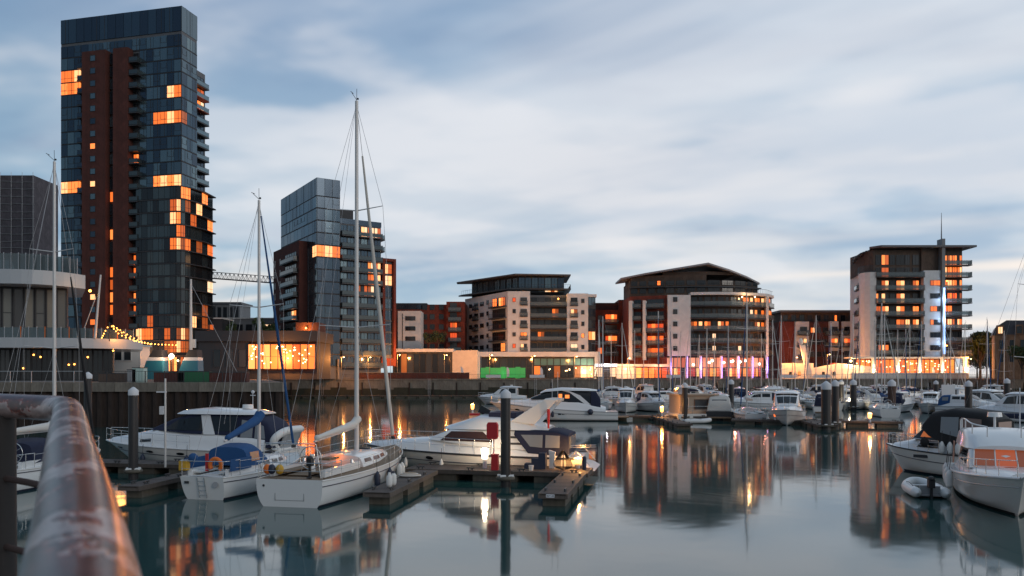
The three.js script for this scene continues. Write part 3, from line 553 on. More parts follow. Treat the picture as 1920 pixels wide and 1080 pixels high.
{ // white apartment block with glass penthouse and green lit shop
  const D = 222, { s, X, Y } = pxFrame(952, D), T = thing('apartment_block', 'white apartment block with glass penthouse, thin oversailing roof and green lit shop', 'building', [(952 - 960) / F * D, QY, -D]);
  const left = [-13.2, -23], yT = Y(546), x1 = X(1118);
  mesh('wall', planPrism([[0, 0], [X(994), 0], [X(994), -22], left], Y(667), yT), M.white, T);
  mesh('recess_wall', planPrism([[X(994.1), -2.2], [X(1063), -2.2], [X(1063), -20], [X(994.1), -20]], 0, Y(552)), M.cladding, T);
  mesh('wall', planPrism([[X(1063.1), -0.3], [X(1103), -0.3], [X(1103), -18], [X(1063.1), -18]], Y(667), Y(550)), M.white, T);
  mesh('end_bay', planPrism([[X(1103.1), -1.2], [x1, -2.2], [x1, -14], [X(1103.1), -14]], Y(667), Y(556)), M.dark, T);
  wall('bay_cap', T, X(1103.2), x1 + 0.2, Y(556), Y(551), -14, -0.9, M.white);
  const fr = face(T, 0, 0, 0), fr2 = face(T, 0, -0.3, 0), rec = face(T, 0, -2.2, 0), lf = faceAB(T, left, [0, 0]), eb = faceAB(T, [X(1103.1), -1.2], [x1, -2.2]);
  const fy = [562, 583.5, 605, 627, 648.5], litR = [[0, 0], [0, 0], [0, 0], [0, 1], [0, 1]];
  fy.forEach((py, j) => {
    win(fr, X(961), X(967), Y(py + 4), Y(py - 4), { cols: 1, lit: j === 0 || j === 4 ? [M.litRed[1]] : null });
    win(fr, X(976), X(988), Y(py + 8), Y(py - 4), { cols: 2, lit: j > 2 ? M.lit.slice(0, 3) : null }); balcony(fr, X(975), X(989.5), Y(py + 9), 0.4, { h: 1 });
    win(fr2, X(1070), X(1083), Y(py + 9), Y(py - 4), { cols: 2, lit: j === 1 || j === 4 ? [M.lit[2], M.lit[4], M.lit[1]] : null }); balcony(fr2, X(1069), X(1084), Y(py + 10), 0.4, { h: 1 });
    win(fr2, X(1090), X(1096), Y(py + 6), Y(py - 2), { cols: 1, lit: j === 3 ? [M.lit[1]] : null });
    for (let i = 0; i < 5; i++) win(rec, X(995 + i * 13.6), X(1007.5 + i * 13.6), Y(py + 10), Y(py - 6), { cols: 2, lit: (j === 1 && i === 3) || (j === 3 && i === 1) ? M.lit : null });
    balcony(rec, X(994.3), X(1062.8), Y(py + 11), 2.4);
    win(eb, 0.1, eb.L - 0.1, Y(py + 10), Y(py - 6), { cols: 2, lit: j === 3 ? [M.lit[1], M.lit[2]] : null, glass: M.blueGlass });
    // the side turned to the brick terrace: rounded bay of balconies, then small windows
    const L = lf.L;
    win(lf, L - 8.6, L - 1.2, Y(py + 10), Y(py - 6), { cols: 6, lit: j === 0 ? M.litRed : j === 4 ? [M.lit[1], M.glass[0]] : null, n: 0.05 });
    const b = mesh('balcony', planPrism([[0, 0], ...Array.from({ length: 7 }, (_, i) => { const a = i / 6; return [a * 8.8, -0.3 - 2.0 * Math.sin(Math.PI * (0.15 + a * 0.75))]; }), [8.8, 0]].map(([u, n]) => lf.p(L - 9.4 + u, -n)), Y(py + 11) - 0.26, Y(py + 11)), M.darkM, T);
    const rail = g(); for (let i = 0; i < 6; i++) { const q = (a) => { const [x, z] = lf.p(L - 9.4 + a * 8.8, 0.25 + 2.0 * Math.sin(Math.PI * (0.15 + a * 0.75))); return V(x, Y(py + 11) + 1.1, z); }; rail.bar(q(i / 6), q((i + 1) / 6), 0.04); for (let k = 0; k < 4; k++) { const p = q((i + k / 4) / 6); rail.bar(p, p.clone().setY(p.y - 1.1), 0.015, 0.015, 4); } }
    rail.mesh('handrail', M.darkM, b);
    win(lf, L - 12.4, L - 11.2, Y(py + 4) + 0.2, Y(py - 4) + 0.2, { cols: 1 }); win(lf, L - 16.5, L - 14.2, Y(py + 4), Y(py - 4), { cols: 2 }); win(lf, 3, 4.8, Y(py + 4), Y(py - 4), { cols: 2 }); balcony(lf, 6.2, 9, Y(py + 9), 0.9); win(lf, 6.4, 8.8, Y(py + 9), Y(py - 4), { cols: 2 });
  });
  // penthouse storeys, set back, under a thin roof
  const ph = [[X(972), -5], [X(1060), -5.6], [X(1060), -20], left.map((v, i) => v + [2.2, 2][i])];
  mesh('penthouse', planPrism(ph, yT + 0.01, Y(514)), M.dark, T);
  const pf = faceAB(T, ph[0], ph[1]), pl = faceAB(T, ph[3], ph[0]);
  for (const [a, b, j] of [[Y(560), Y(541), 0], [Y(536), Y(516), 1]]) {
    if (j) for (let i = 0; i < 8; i++) win(pl, 0.3 + i * pl.L / 8, (i + 1) * pl.L / 8 - 0.2, a, b, { cols: 2, glass: [M.balGlass, M.glass[2], M.blueGlass[3]] });
    for (let i = 0; i < 7; i++) win(pf, 0.1 + i * pf.L / 7, (i + 1) * pf.L / 7, Math.max(a, yT + 0.3), b, { cols: 2, lit: !j && i > 3 && i < 6 ? [M.lit[2], M.lit[4], M.lit[0]] : null, glass: M.blueGlass });
  }
  mesh('terrace_slab', planPrism([[X(955), -2], [X(1072), -3], [X(1072), -20], [left[0] - 2, left[1]], [left[0] - 1, left[1] + 2.5]], Y(541), Y(538.5)), M.darkM, T);
  const tr = g(); for (const [a, b] of segs([[left[0] - 0.9, left[1] + 2.3], [X(955.5), -2.2], [X(1071.5), -3.2], [X(1071.5), -12]])) { const n = 22; for (let i = 0; i <= n; i++) { const x = lerp(a[0], b[0], i / n), z = lerp(a[1], b[1], i / n); tr.box(0.04, 1.1, 0.04, x, Y(538.5) + 0.55, z); } tr.bar([a[0], Y(538.5) + 1.1, a[1]], [b[0], Y(538.5) + 1.1, b[1]], 0.035); }
  tr.mesh('terrace_railing', M.darkM, T);
  mesh('roof', planPrism([[X(966), -1.6], [X(1072), -3.4], [X(1072), -22], [left[0] - 2.5, left[1] - 2], [left[0] - 2.5, left[1] + 1]], Y(513.6), Y(511.4)), M.roof, T);
  wall('roof_vent', T, X(1009), X(1015), Y(511.4), Y(506), -12, -11, M.grey);
  // double height shop floor
  mesh('shop_wall', planPrism([[X(902), 0.8], [x1, 0.8], [x1, -18], [X(902), -12]], 0, Y(669)), M.dark, T);
  wall('shop_fascia', T, X(896), x1 + 0.7, Y(669), Y(660), -1, 2.4, M.white); wall('shop_pier', T, X(896), X(900.5), 0, Y(669) - 0.01, -4, 2.4, M.white); wall('shop_pier', T, X(1114.5), x1 + 0.7, 0, Y(669) - 0.01, -4, 2.4, M.white);
  const sh = face(T, 0, 0.8, 0), green = lit([0.02, 0.62, 0.16], 0.26, [0.02, 0.22, 0.06]);
  for (let i = 0; i < 8; i++) { win(sh, X(902 + i * 12.2), X(914 + i * 12.2), Y(708) , Y(671), { cols: 1, rows: 2, glass: M.glass }); }
  for (let i = 0; i < 9; i++) g().box(X(911.2) - X(902), 2.7 + (i % 3 === 1 ? 0.5 : 0), 0.06, X(906 + i * 9.3), 1.65, 1.1).mesh('green_panel', green, T);
  for (let i = 0; i < 9; i++) { const on = i > 6; win(sh, X(1001 + i * 12.4), X(1013 + i * 12.4), Y(708), Y(686), { cols: 1, lit: on ? [M.lit[4], M.lit[2]] : i % 3 === 0 ? [M.lit[5], M.lit[0]] : null }); win(sh, X(1001 + i * 12.4), X(1013 + i * 12.4), Y(685), Y(672), { cols: 1, glass: [phy([0.12, 0.25, 0.24], { roughness: 0.1 })] }); }
  for (let i = 0; i < 12; i++) put(sh, mesh('shop_lamp', memo('shl', () => g().ball(0.14, 0, 0, 0, 1, 1, 1, 8).geo()), M.lamp, T), X(rr(1004, 1110)), Y(rr(690, 702)), 0.25);
  pointLight(T, [1, 0.7, 0.45], 130, X(1096), Y(697), 3.2, 15); pointLight(T, [0.1, 1, 0.3], 5, X(944), Y(700), 3, 15);
  mesh('wall_lamp', g().ball(0.2, X(1047), Y(560), -0.2).geo(), M.lampO, T); pointLight(T, [1, 0.45, 0.1], 25, X(1047), Y(560), 0.4, 5);
}
{ // red brick flats between the two white blocks
  const D = 236, { X, Y } = pxFrame(1118, D), T = thing('brick_flats', 'red brick flats with stepped roof between the two large blocks', 'building', [(1118 - 960) / F * D, QY, -D]);
  wall('wall', T, X(1112), X(1160), 0, Y(582), -12, 1.2, M.brick); wall('wall', T, X(1160.1), X(1192), 0, Y(562), -12, 0, M.brick); wall('top_storey', T, X(1118), X(1160), Y(582), Y(567), -12, -1.5, M.brickD);
  const f = face(T, X(1112), 1.2, 0), f2 = face(T, X(1160.1), 0, 0);
  for (const [j, py] of [597, 617, 637, 657].entries()) { win(f, X(1134) - X(1112), X(1156) - X(1112), Y(py + 8), Y(py - 7), { cols: 4, lit: j === 0 || j === 2 ? M.litRed : null }); balcony(f, X(1131) - X(1112), X(1158) - X(1112), Y(py + 9), 1.4); win(f, X(1120) - X(1112), X(1128) - X(1112), Y(py + 7), Y(py - 5), { cols: 2, lit: j > 1 ? [M.lit[0], M.glass[0]] : null }); for (const px of [1166, 1178]) win(f2, X(px) - X(1160), X(px + 7) - X(1160), Y(py + 5), Y(py - 5), { cols: 2, lit: warmAny(0.1) }); }
  const k = thing('lit_kiosk', 'small kiosk with bright white lit fascia on the far promenade', 'kiosk', [(1137 - 960) / F * 212, QY, -212]);
  wall('wall', k, -2.6, 2.6, 0, 3.2, -3, 0, M.dark); wall('fascia', k, -2.8, 2.8, 3.2, 4.0, -3, 0.5, lit([0.75, 0.85, 1], 0.8, [0.6, 0.6, 0.6])); for (let i = 0; i < 3; i++) win(face(k, -2.5, 0, 0), i * 1.7, 1.6 + i * 1.7, 0.5, 3, { cols: 1, lit: i !== 1 ? [M.lit[4], lit([0.8, 0.85, 1], 0.9)] : null });
  pointLight(k, [0.9, 0.9, 1], 24, 0, 3.4, 2, 10);
  const w = thing('promenade_wall', 'low cream lit wall and canopy between kiosk and curved block', 'wall', [(1155 - 960) / F * 212, QY, -212]);
  wall('wall', w, 0, 5.2, 0, 3.1, -2, -0.2, M.gelWarm); wall('canopy', w, -0.6, 14.2, 3.2, 3.9, -3, 0.4, M.gelWarm); for (let i = 0; i < 5; i++) win(face(w, 5.4, -1, 0), i * 1.7, 1.6 + i * 1.7, 0.2, 3.0, { cols: 1, lit: M.litRed });
  wall('back', w, 5.3, 14, 0, 3.1, -3, -1.1, M.dark); pointLight(w, [1, 0.55, 0.25], 36, 3, 2.6, 2.2, 10); pointLight(w, [1, 0.25, 0.12], 60, 11, 2.6, 1.6, 10);
}
{ // curved block: timber storeys over a pink lit restaurant
  const D = 213, { s, X, Y } = pxFrame(1252, D), T = thing('curved_apartment_block', 'curved timber and white apartment block with swept roof over purple lit restaurant', 'building', [(1252 - 960) / F * D, QY, -D]);
  const yT = Y(553), y0 = Y(667);
  const front = arc(X(1295), 0, X(1444), -3.4, 2.4, 6), endA = [X(1449), -4], endB = [X(1470), -9];
  mesh('wall', planPrism([[X(1252), 0], [X(1295), 0], [X(1295), -18], [X(1252), -18]], y0, yT), M.white, T);
  mesh('timber_wall', planPrism([...front.map(([x, z]) => [x + 0.05, z - 1.6]), [X(1444), -18], [X(1295) + 0.05, -18]], y0, yT), M.timber, T);
  mesh('parapet', planPrism([[X(1295) + 0.05, -0.02], ...front.slice(1), endA, [X(1472), -9], [X(1472), -18], [X(1295) + 0.05, -18]], yT, Y(548)), M.white, T);
  wall('white_post', T, X(1444), X(1449), y0, yT, -5.5, -3.4, M.white);
  mesh('end_bay', planPrism([[X(1449.1), -5], [X(1468), -9.5], [X(1468), -18], [X(1449.1), -18]], 0, yT), M.dark, T);
  const fl = [561, 584, 607, 630, 653];
  const litC = { '0,5': 1, '1,5': 1, '2,0': 1, '2,1': 1, '2,2': 1, '2,5': 1, '4,1': 2, '0,4': 1, '1,4': 2, '3,1': 2, '4,3': 2 };
  fl.forEach((py, j) => {
    const slab = mesh('balcony', planPrism([...inset(front, 0.15, [X(1370), -30]), [X(1444), -5], [X(1295) + 0.1, -1.7]], Y(py + 11.5) - 0.3, Y(py + 11.5)), M.darkM, T);
    segs(inset(front, 0.05, [X(1370), -30])).forEach(([a, b], i) => {
      const gf = faceAB(T, a, b);
      const p = mesh('balustrade', g().box(gf.L - 0.08, 0.95, 0.03).geo(), M.balGlass, slab); put(gf, p, gf.L / 2, Y(py + 11.5) + 0.55, -0.1);
      const h = mesh('handrail', g().box(gf.L, 0.06, 0.06, 0, 0.55, 0).box(0.05, 1.05, 0.05, 0, 0, -0.04).box(0.05, 1.05, 0.05, gf.L / 2 - 0.03, 0, -0.04).geo(), M.darkM, slab); put(gf, h, gf.L / 2, Y(py + 11.5) + 0.55, -0.1);
      const wf = faceAB(T, [a[0] + 0.05, a[1] - 1.66], [b[0] + 0.05, b[1] - 1.66]), k = litC[`${j},${i}`];
      win(wf, 0.25, wf.L * 0.56, Y(py + 10), Y(py - 5), { cols: 2, lit: k === 1 ? M.lit.slice(0, 3) : null }); win(wf, wf.L * 0.66, wf.L * 0.94, Y(py + (i % 2 ? 10 : 4)), Y(py - 5), { cols: 1, lit: k === 1 && i !== 1 ? M.lit.slice(0, 3) : k === 2 ? [M.lit[4]] : null });
    });
    win(face(T, X(1252), 0, 0), X(1262) - X(1252), X(1270) - X(1252), Y(py + 5), Y(py - 4), { cols: 2 });
    const ef = faceAB(T, [X(1449.1), -5], [X(1468), -9.5]); win(ef, 0.2, ef.L - 0.2, Y(py + 9), Y(py - 6), { cols: 3, lit: j < 2 ? M.lit.slice(0, 3) : null }); balcony(ef, 0, ef.L + 0.6, Y(py + 11), 0.7);
  });
  // brick part with stacked balconies and white piers
  mesh('brick_wall', planPrism([[X(1185), -4], [X(1251.9), -0.8], [X(1251.9), -18], [X(1185), -18]], 0, Y(553)), M.brick, T);
  const bf = faceAB(T, [X(1185), -4], [X(1251.9), -0.8]), k = bf.L / (1252 - 1185);
  for (const [a, b] of [[1186, 1192], [1211, 1216]]) { const m = g().box((b - a) * k, Y(563) - Y(675), 2.4).mesh('white_pier', M.white, T); put(bf, m, ((a + b) / 2 - 1185) * k, (Y(563) + Y(675)) / 2, 1.2); }
  fl.forEach((py, j) => { for (const [a, b] of [[1193, 1206], [1217, 1246]]) { win(bf, (a - 1185) * k, (b - 1185) * k, Y(py + 14), Y(py - 1), { cols: b - a > 20 ? 4 : 2, lit: b - a > 20 && j > 1 ? M.litRed.slice(0, 3) : null }); balcony(bf, (a - 1.5 - 1185) * k, (b + 1.5 - 1185) * k, Y(py + 15), 1.8); } });
  // set back upper storeys
  const up = [[X(1187), -6], [X(1252), -4], [X(1310), -3], ...arc(X(1330), -3, X(1438), -8, 1.5, 4), [X(1440), -18], [X(1187), -18]];
  mesh('upper_storeys', planPrism(up, Y(553) + 0.01, Y(524)), M.timber, T);
  const uf = segs(up.slice(0, 8)).map(([a, b]) => faceAB(T, a, b));
  uf.forEach((f, i) => { for (const [a, b, q] of [[548, 538, 0], [533, 525, 1]]) { const n = Math.max(1, Math.floor(f.L / 2.2)); for (let m = 0; m < n; m++) win(f, f.L * m / n + 0.3, f.L * (m + 1) / n - 0.3, Y(a) + 0.2, Y(b) + 0.3, { cols: 2, lit: i === 0 && q && m === 3 ? M.litRed : null }); } });
  mesh('terrace_slab', planPrism([[X(1187), -5], [X(1252), -2.4], [X(1310), -1.6], ...arc(X(1330), -1.6, X(1442), -6.5, 1.5, 4), [X(1444), -18], [X(1187), -18]], Y(536.5), Y(535)), M.darkM, T);
  const rl = g(); for (const [y, o] of [[Y(548), 0], [Y(535), 1]]) for (const [a, b] of segs(o ? [[X(1230), -3.2], [X(1310), -1.7], ...arc(X(1330), -1.7, X(1441), -6.6, 1.5, 4)] : [[X(1252), -0.2], ...front.map(([x, z]) => [x, z - 0.2]), [X(1470), -9.2]])) { rl.bar([a[0], y + 1.1, a[1]], [b[0], y + 1.1, b[1]], 0.04); for (let i = 0; i < 6; i++) rl.box(0.04, 1.1, 0.04, lerp(a[0], b[0], i / 6), y + 0.55, lerp(a[1], b[1], i / 6)); }
  rl.mesh('terrace_railing', M.darkM, T);
  // swept roof: rises to an apex, then falls to the right
  const rp = [[1171, 514.5, -7.5, -19], [1215, 508, -4, -19], [1270, 500, -2.4, -19], [1330, 491, -1.2, -19], [1372, 503, -2, -19], [1410, 514, -4.5, -19], [1443, 523, -8.5, -18]];
  const pos = [], idx = []; for (const [px, py, zf, zb] of rp) for (const [z, dy] of [[zf, 0], [zb, 0], [zf, -0.45], [zb, -0.45]]) pos.push(X(px), Y(py) + dy, z);
  for (let i = 0; i + 1 < rp.length; i++) { const a = i * 4, b = a + 4; idx.push(a, b, b + 1, a, b + 1, a + 1, a + 2, b + 3, b + 2, a + 2, a + 3, b + 3, a, a + 2, b + 2, a, b + 2, b, a + 1, b + 1, b + 3, a + 1, b + 3, a + 3); }
  idx.push(0, 1, 3, 0, 3, 2); const e = (rp.length - 1) * 4; idx.push(e, e + 3, e + 1, e, e + 2, e + 3);
  const rg = new THREE.BufferGeometry(); rg.setAttribute('position', new THREE.Float32BufferAttribute(pos, 3)); rg.setIndex(idx);
  mesh('roof', toCreasedNormals(rg, 0.5), std([0.3, 0.28, 0.29], 0.5, 0.2), T);
  mesh('gable', planPrism([[X(1190), -6.5], [X(1310), -3.4], [X(1330), -3.2], [X(1330), -18], [X(1190), -18]], Y(524), Y(512)), M.timber, T);
  mesh('gable', planPrism([[X(1250), -5.5], [X(1330), -3.3], [X(1385), -4], [X(1385), -18], [X(1250), -18]], Y(512) + 0.01, Y(506)), M.timber, T);
  // restaurant
  const base = [[X(1252), -2.5], [X(1295), -2.2], ...front.map(([x, z]) => [x, z - 2.2]), [X(1449), -6]];
  mesh('restaurant_wall', planPrism([...base, [X(1449), -18], [X(1252), -18]], 0, y0 - 0.02), M.dark, T);
  const pink = [lit([1, 0.26, 0.15], 0.7), lit([1, 0.36, 0.22], 0.95), lit([1, 0.18, 0.1], 0.5)], red = [lit([1, 0.13, 0.05], 0.8), lit([1, 0.3, 0.06], 1.2), lit([1, 0.1, 0.12], 0.5), lit([1, 0.5, 0.15], 1.6)];
  segs(base).forEach(([a, b], i) => { const f = faceAB(T, a, b); if (f.L < 1) return; const n = Math.max(1, Math.round(f.L / 2)); for (let m = 0; m < n; m++) { win(f, f.L * m / n + 0.05, f.L * (m + 1) / n - 0.05, Y(706), Y(690), { cols: 2, lit: red, t: 0.06 }); win(f, f.L * m / n + 0.05, f.L * (m + 1) / n - 0.05, Y(689), Y(670), { cols: 1, lit: pink, t: 0.06 }); } });
  const purple = lit([0.36, 0.2, 1], 2.6, [0.5, 0.45, 0.6]);
  [1258, 1288, 1313, 1351, 1384, 1413, 1446].forEach((px, i) => {
    const t = Math.max(0, Math.min(1, (px - 1295) / 149)), z = px < 1295 ? 0.2 : lerp(0, -3.4, t) + 2.4 * 4 * t * (1 - t) + 0.2;
    const c = g().cyl(0.34, 0.34, y0 - 0.05, X(px), y0 / 2, z - 0.5, 12).mesh('column', M.white, T);
    g().cyl(0.1, 0.1, y0 - 0.6, X(px) + 0.1, y0 / 2, z - 0.02, 8).mesh('light_strip', purple, c);
    if (i % 2 === 0) pointLight(T, [0.55, 0.35, 1], 26, X(px) + 0.1, y0 * 0.5, z + 0.7, 10);
  });
  for (let i = 0; i < 9; i++) { const px = rr(1300, 1440), t = (px - 1295) / 149; g().ball(0.3, X(px), Y(rr(675, 684)), lerp(0, -3.4, t) + 9.6 * t * (1 - t) - 1.7).mesh('pendant_lamp', M.lampW, T); }
  for (const px of [1325, 1370, 1425]) pointLight(T, [1, 0.35, 0.22], 90, X(px), 3.6, 4, 20);
  for (const px of [1391, 1415]) { mesh('soffit_lamp', g().ball(0.2, X(px), Y(557), 0.2).geo(), M.lamp, T); }
  pointLight(T, [1, 0.55, 0.22], 25, X(1403), Y(557), 0.9, 10);
}
{ // lower flats behind the sloping sculpture
  const D = 226, { X, Y } = pxFrame(1470, D), T = thing('mixed_flats', 'four storey flats of timber, white render and red brick with lit balconies', 'building', [(1470 - 960) / F * D, QY, -D]);
  wall('wall', T, X(1462), X(1490), 0, Y(603), -12, -0.4, M.brick); wall('wall', T, X(1490.1), X(1516), 0, Y(603), -12, 0.4, M.white); wall('wall', T, X(1516.1), X(1615), 0, Y(603), -12, -0.2, M.brickD); wall('top_storey', T, X(1468), X(1615), Y(603), Y(585), -12, -1.8, M.timber); wall('roof', T, X(1464), X(1618), Y(585), Y(581), -13, -0.8, M.roof);
  for (const [a, b] of [[1554, 1570], [1578, 1602]]) wall('white_bay', T, X(a), X(b), Y(660), Y(603), -2, 0.9, M.white);
  const f = face(T, 0, 0.42, 0), fb = face(T, 0, -0.18, 0), fw = face(T, 0, 0.92, 0), ft = face(T, 0, -1.78, 0);
  for (let i = 0; i < 9; i++) win(ft, X(1472 + i * 15.5), X(1481 + i * 15.5), Y(601), Y(590), { cols: 2, lit: i === 6 ? M.litRed : null });
  for (const [j, py] of [618, 640, 663, 686].entries()) {
    win(f, X(1499), X(1512), Y(py + 9), Y(py - 5), { cols: 2, lit: j === 1 ? [M.lit[1], M.lit[2]] : null }); balcony(f, X(1494), X(1515), Y(py + 10), 1.2);
    for (const px of [1520, 1532, 1543]) win(fb, X(px), X(px + 8), Y(py + 6), Y(py - 4), { cols: 2, lit: warmAny(0.1) });
    if (j < 3) { win(fw, X(1556), X(1568), Y(py + 9), Y(py - 5), { cols: 2, lit: j === 1 ? M.litRed : null }); win(fw, X(1580), X(1600), Y(py + 9), Y(py - 5), { cols: 3, lit: j === 1 ? M.litRed : null }); balcony(fw, X(1544), X(1606), Y(py + 10), 1.2); } else win(fb, X(1556), X(1600), Y(py + 10), Y(py - 6), { cols: 6, lit: M.litRed });
  }
  pointLight(T, [1, 0.3, 0.08], 160, X(1585), 4, 4, 15);
  const w = thing('ramp_wall', 'cream rendered ramp walls in front of the timber and brick flats', 'wall', [(1470 - 960) / F * 210, QY, -210]), q = pxFrame(1470, 210);
  mesh('ramp', g().prism([[q.X(1464), 0], [q.X(1640), 0], [q.X(1640), q.Y(688)], [q.X(1570), q.Y(681)], [q.X(1524), q.Y(690)], [q.X(1524), q.Y(681)], [q.X(1464), q.Y(681)]], 0.5).geo(), M.gelWarm, w);
  for (const px of [1478, 1495, 1540, 1560]) win(face(w, 0, 0.5, 0), q.X(px), q.X(px + 5), q.Y(704), q.Y(697), { cols: 1, lit: px === 1495 ? [M.lit[1]] : null });
  mesh('ramp_lamp', g().ball(0.3, q.X(1593), q.Y(677), 0.8).geo(), M.lamp, w); pointLight(w, [1, 0.5, 0.2], 130, q.X(1593), q.Y(677), 1.6, 10);
  const sc = thing('sail_sculpture', 'tall pale tapering blade sculpture with round head on the promenade', 'sculpture', [(1512 - 960) / F * 207, QY, -207]), v = pxFrame(1512, 207);
  g().prism([[v.X(1514), 0], [v.X(1523), 0], [v.X(1508), v.Y(647)], [v.X(1499), v.Y(648)]], 0.5, null, 0.04).mesh('blade', M.gelWarm, sc);
  g().ball(0.62, v.X(1501), v.Y(641), 0.25, 1, 1.5, 0.7).mesh('head', M.gelWarm, sc);
}
{ // tall right hand block with oversailing louvred roof and blue light strip
  const D = 207, { s, X, Y, XZ } = pxFrame(1643, D), T = thing('waterside_apartment_block', 'eight storey block with oversailing roof, blue light strip and glowing restaurant', 'building', [(1643 - 960) / F * D, QY, -D]);
  const y0 = Y(669), yT = Y(510);
  const curve = [[1609, -7], [1610.5, -4.5], [1614, -2.4], [1621, -1], [1631, -0.2], [1643, 0]].map(([px, z]) => [XZ(px, z), z]);
  mesh('wall', planPrism([...curve, [X(1643), -16], [XZ(1611, -16), -16]], y0, yT), M.white, T);
  mesh('timber_wall', planPrism([[X(1643.1), -1.7], [X(1732), -1.7], [X(1732), -16], [X(1643.1), -16]], y0, Y(466)), M.timber, T);
  mesh('timber_wall', planPrism([[XZ(1620, -4.5), -4.5], [XZ(1630, -2.6), -2.6], [X(1643), -1.75], [X(1643), -16], [XZ(1621, -16), -16]], yT + 0.01, Y(468)), M.timber, T);
  wall('wall', T, X(1732.1), X(1764), y0, Y(507), -16, 0, M.white); wall('timber_wall', T, X(1732.1), X(1764), Y(507) + 0.01, Y(464), -16, -1.2, M.timber);
  wall('timber_wall', T, X(1764.1), X(1811), y0, Y(462), -16, -1.7, M.timber);
  wall('light_fin', T, X(1764.5), X(1770.5), y0, Y(448), -2, 0.5, M.grey);
  g().box(0.34, Y(540) - Y(664), 0.2, X(1768), (Y(540) + Y(664)) / 2, 0.65).mesh('blue_light_strip', lit([0.3, 0.55, 1], 2.4, [0.6, 0.7, 0.9]), T);
  for (const py of [560, 600, 645]) pointLight(T, [0.45, 0.65, 1], 30, X(1768), Y(py), 1.4, 30);
  g().cyl(0.05, 0.16, Y(398) - Y(448), X(1767.5), (Y(398) + Y(448)) / 2, -0.6, 8).mesh('roof_mast', M.grey, T);
  const mid = face(T, 0, -1.68, 0), wf = face(T, 0, 0, 0);
  const lt = { 1: [1], 2: [1, 3, 5], 3: [0, 1, 3], 4: [0, 1, 3, 5], 5: [3, 4, 5], 7: [0, 1] };
  [484, 506, 530.5, 555, 579, 604, 628, 652].forEach((py, j) => {
    const cells = [[1647, 1657], [1658, 1672], [1674, 1684], [1686, 1702], [1703, 1712], [1717, 1729]];
    cells.forEach(([a, b], i) => win(mid, X(a), X(b), Y(py + 11), Y(py - (j ? 6 : 8)), { cols: 2, lit: (lt[j] ?? []).includes(i) || (j === 0 && i === 1) ? M.lit.slice(0, 4) : null }));
    if (j) balcony(mid, X(1642), X(1733), Y(py + 12.2), 2.1); 
    const R = [0, 1, 2, 5].includes(j), half = j === 3 || j === 4;
    for (let i = 0; i < 4; i++) win(mid, X(1773 + i * 9.4), X(1782 + i * 9.4), Y(py + 11), Y(py - 7), { cols: 2, lit: R ? M.lit.slice(0, 3) : half && i < 4 - (j === 4) * 2 ? M.litRed.slice(0, 3) : null });
    balcony(mid, X(1771), X(1822), Y(py + 12.2), 2);
    if (j > 1) win(wf, X(1744), X(1763), Y(py + 5), Y(py - 5), { cols: 3, lit: [2, 4, 5].includes(j) ? [M.lit[1], M.lit[0]] : null });
    if (j > 1) { const cf = faceAB(T, curve[0], curve[2]); balcony(cf, -2, cf.L * 0.55, Y(py + 8), 0.8); win(cf, 0.2, 2, Y(py + 7), Y(py - 5), { cols: 2 }); }
  });
  mesh('balcony', planPrism([[XZ(1608, -7), -7], [XZ(1611, -3.6), -3.6], [XZ(1621, -1.2), -1.2], [X(1643), -0.2], [X(1643), -4], [XZ(1622, -8), -8]], Y(509) - 0.02, Y(507)), M.darkM, T);
  const tr = g(); segs([[XZ(1608, -7), -7], [XZ(1611, -3.6), -3.6], [XZ(1621, -1.2), -1.2], [X(1643), -0.2]]).forEach(([a, b]) => { for (let i = 0; i < 8; i++) tr.box(0.05, 1.3, 0.05, lerp(a[0], b[0], i / 8), Y(507) + 0.65, lerp(a[1], b[1], i / 8)); tr.bar([a[0], Y(507) + 1.3, a[1]], [b[0], Y(507) + 1.3, b[1]], 0.05); }); tr.mesh('terrace_railing', M.darkM, T);
  mesh('roof', planPrism([[XZ(1630, -2), -2], [X(1650), 0.9], [X(1828), 0.9], [X(1828), -17], [XZ(1632, -17), -17]], Y(464), Y(460.5)), M.roof, T);
  for (let i = 0; i < 7; i++) g().box(0.5, 0.16, 13 - i * 0.5, XZ(1631 - i * 5, -9), Y(465.5 + i * i * 0.36), -9 + i * 0.1, -0.36, 0.2).mesh('roof_louvre', M.roof, T);
  for (const z of [-3.2, -8, -13]) g().path([V(XZ(1632, z), Y(466), z), V(XZ(1614, z), Y(471), z), V(XZ(1598, z), Y(482), z)], 0.12).mesh('louvre_rib', M.roof, T);
  // restaurant
  wall('restaurant_back', T, X(1618), X(1811), 0, y0 - 0.02, -16, -5, M.dark); wall('soffit', T, X(1597), X(1815), y0 - 0.4, y0 - 0.02, -4.98, 0.4, M.gelWarm);
  const rf = face(T, 0, -4.9, 0); for (let i = 0; i < 20; i++) win(rf, X(1619 + i * 9.5), X(1628.2 + i * 9.5), 1.4, y0 - 0.6, { cols: 1, rows: 2, lit: [M.lit[0], M.lit[1], M.litRed[2], M.lit[3], M.litRed[0]], t: 0.08 });
  for (const px of [1638, 1682.6, 1724, 1767, 1809]) { const c = g().box(0.75, y0 - 0.4, 0.75, X(px), (y0 - 0.4) / 2, 0).mesh('column', M.white, T); g().ball(0.2, 0, 0, 0).mesh('up_light', M.lampW, c).position.set(X(px), 2.2, 0.62); pointLight(T, [1, 0.62, 0.3], 75, X(px), 2.5, 1.3, 6); }
  for (let i = 0; i < 46; i++) g().ball(0.12, X(rr(1606, 1806)), rr(2.2, y0 - 0.9), rr(-4.2, -0.8), 1, 1, 1, 7).mesh('pendant_lamp', M.lamp, T);
  g().span(X(1590), X(1806), 0, 1.55, 1.6, 2.1).mesh('terrace_wall', M.gelWarm, T);
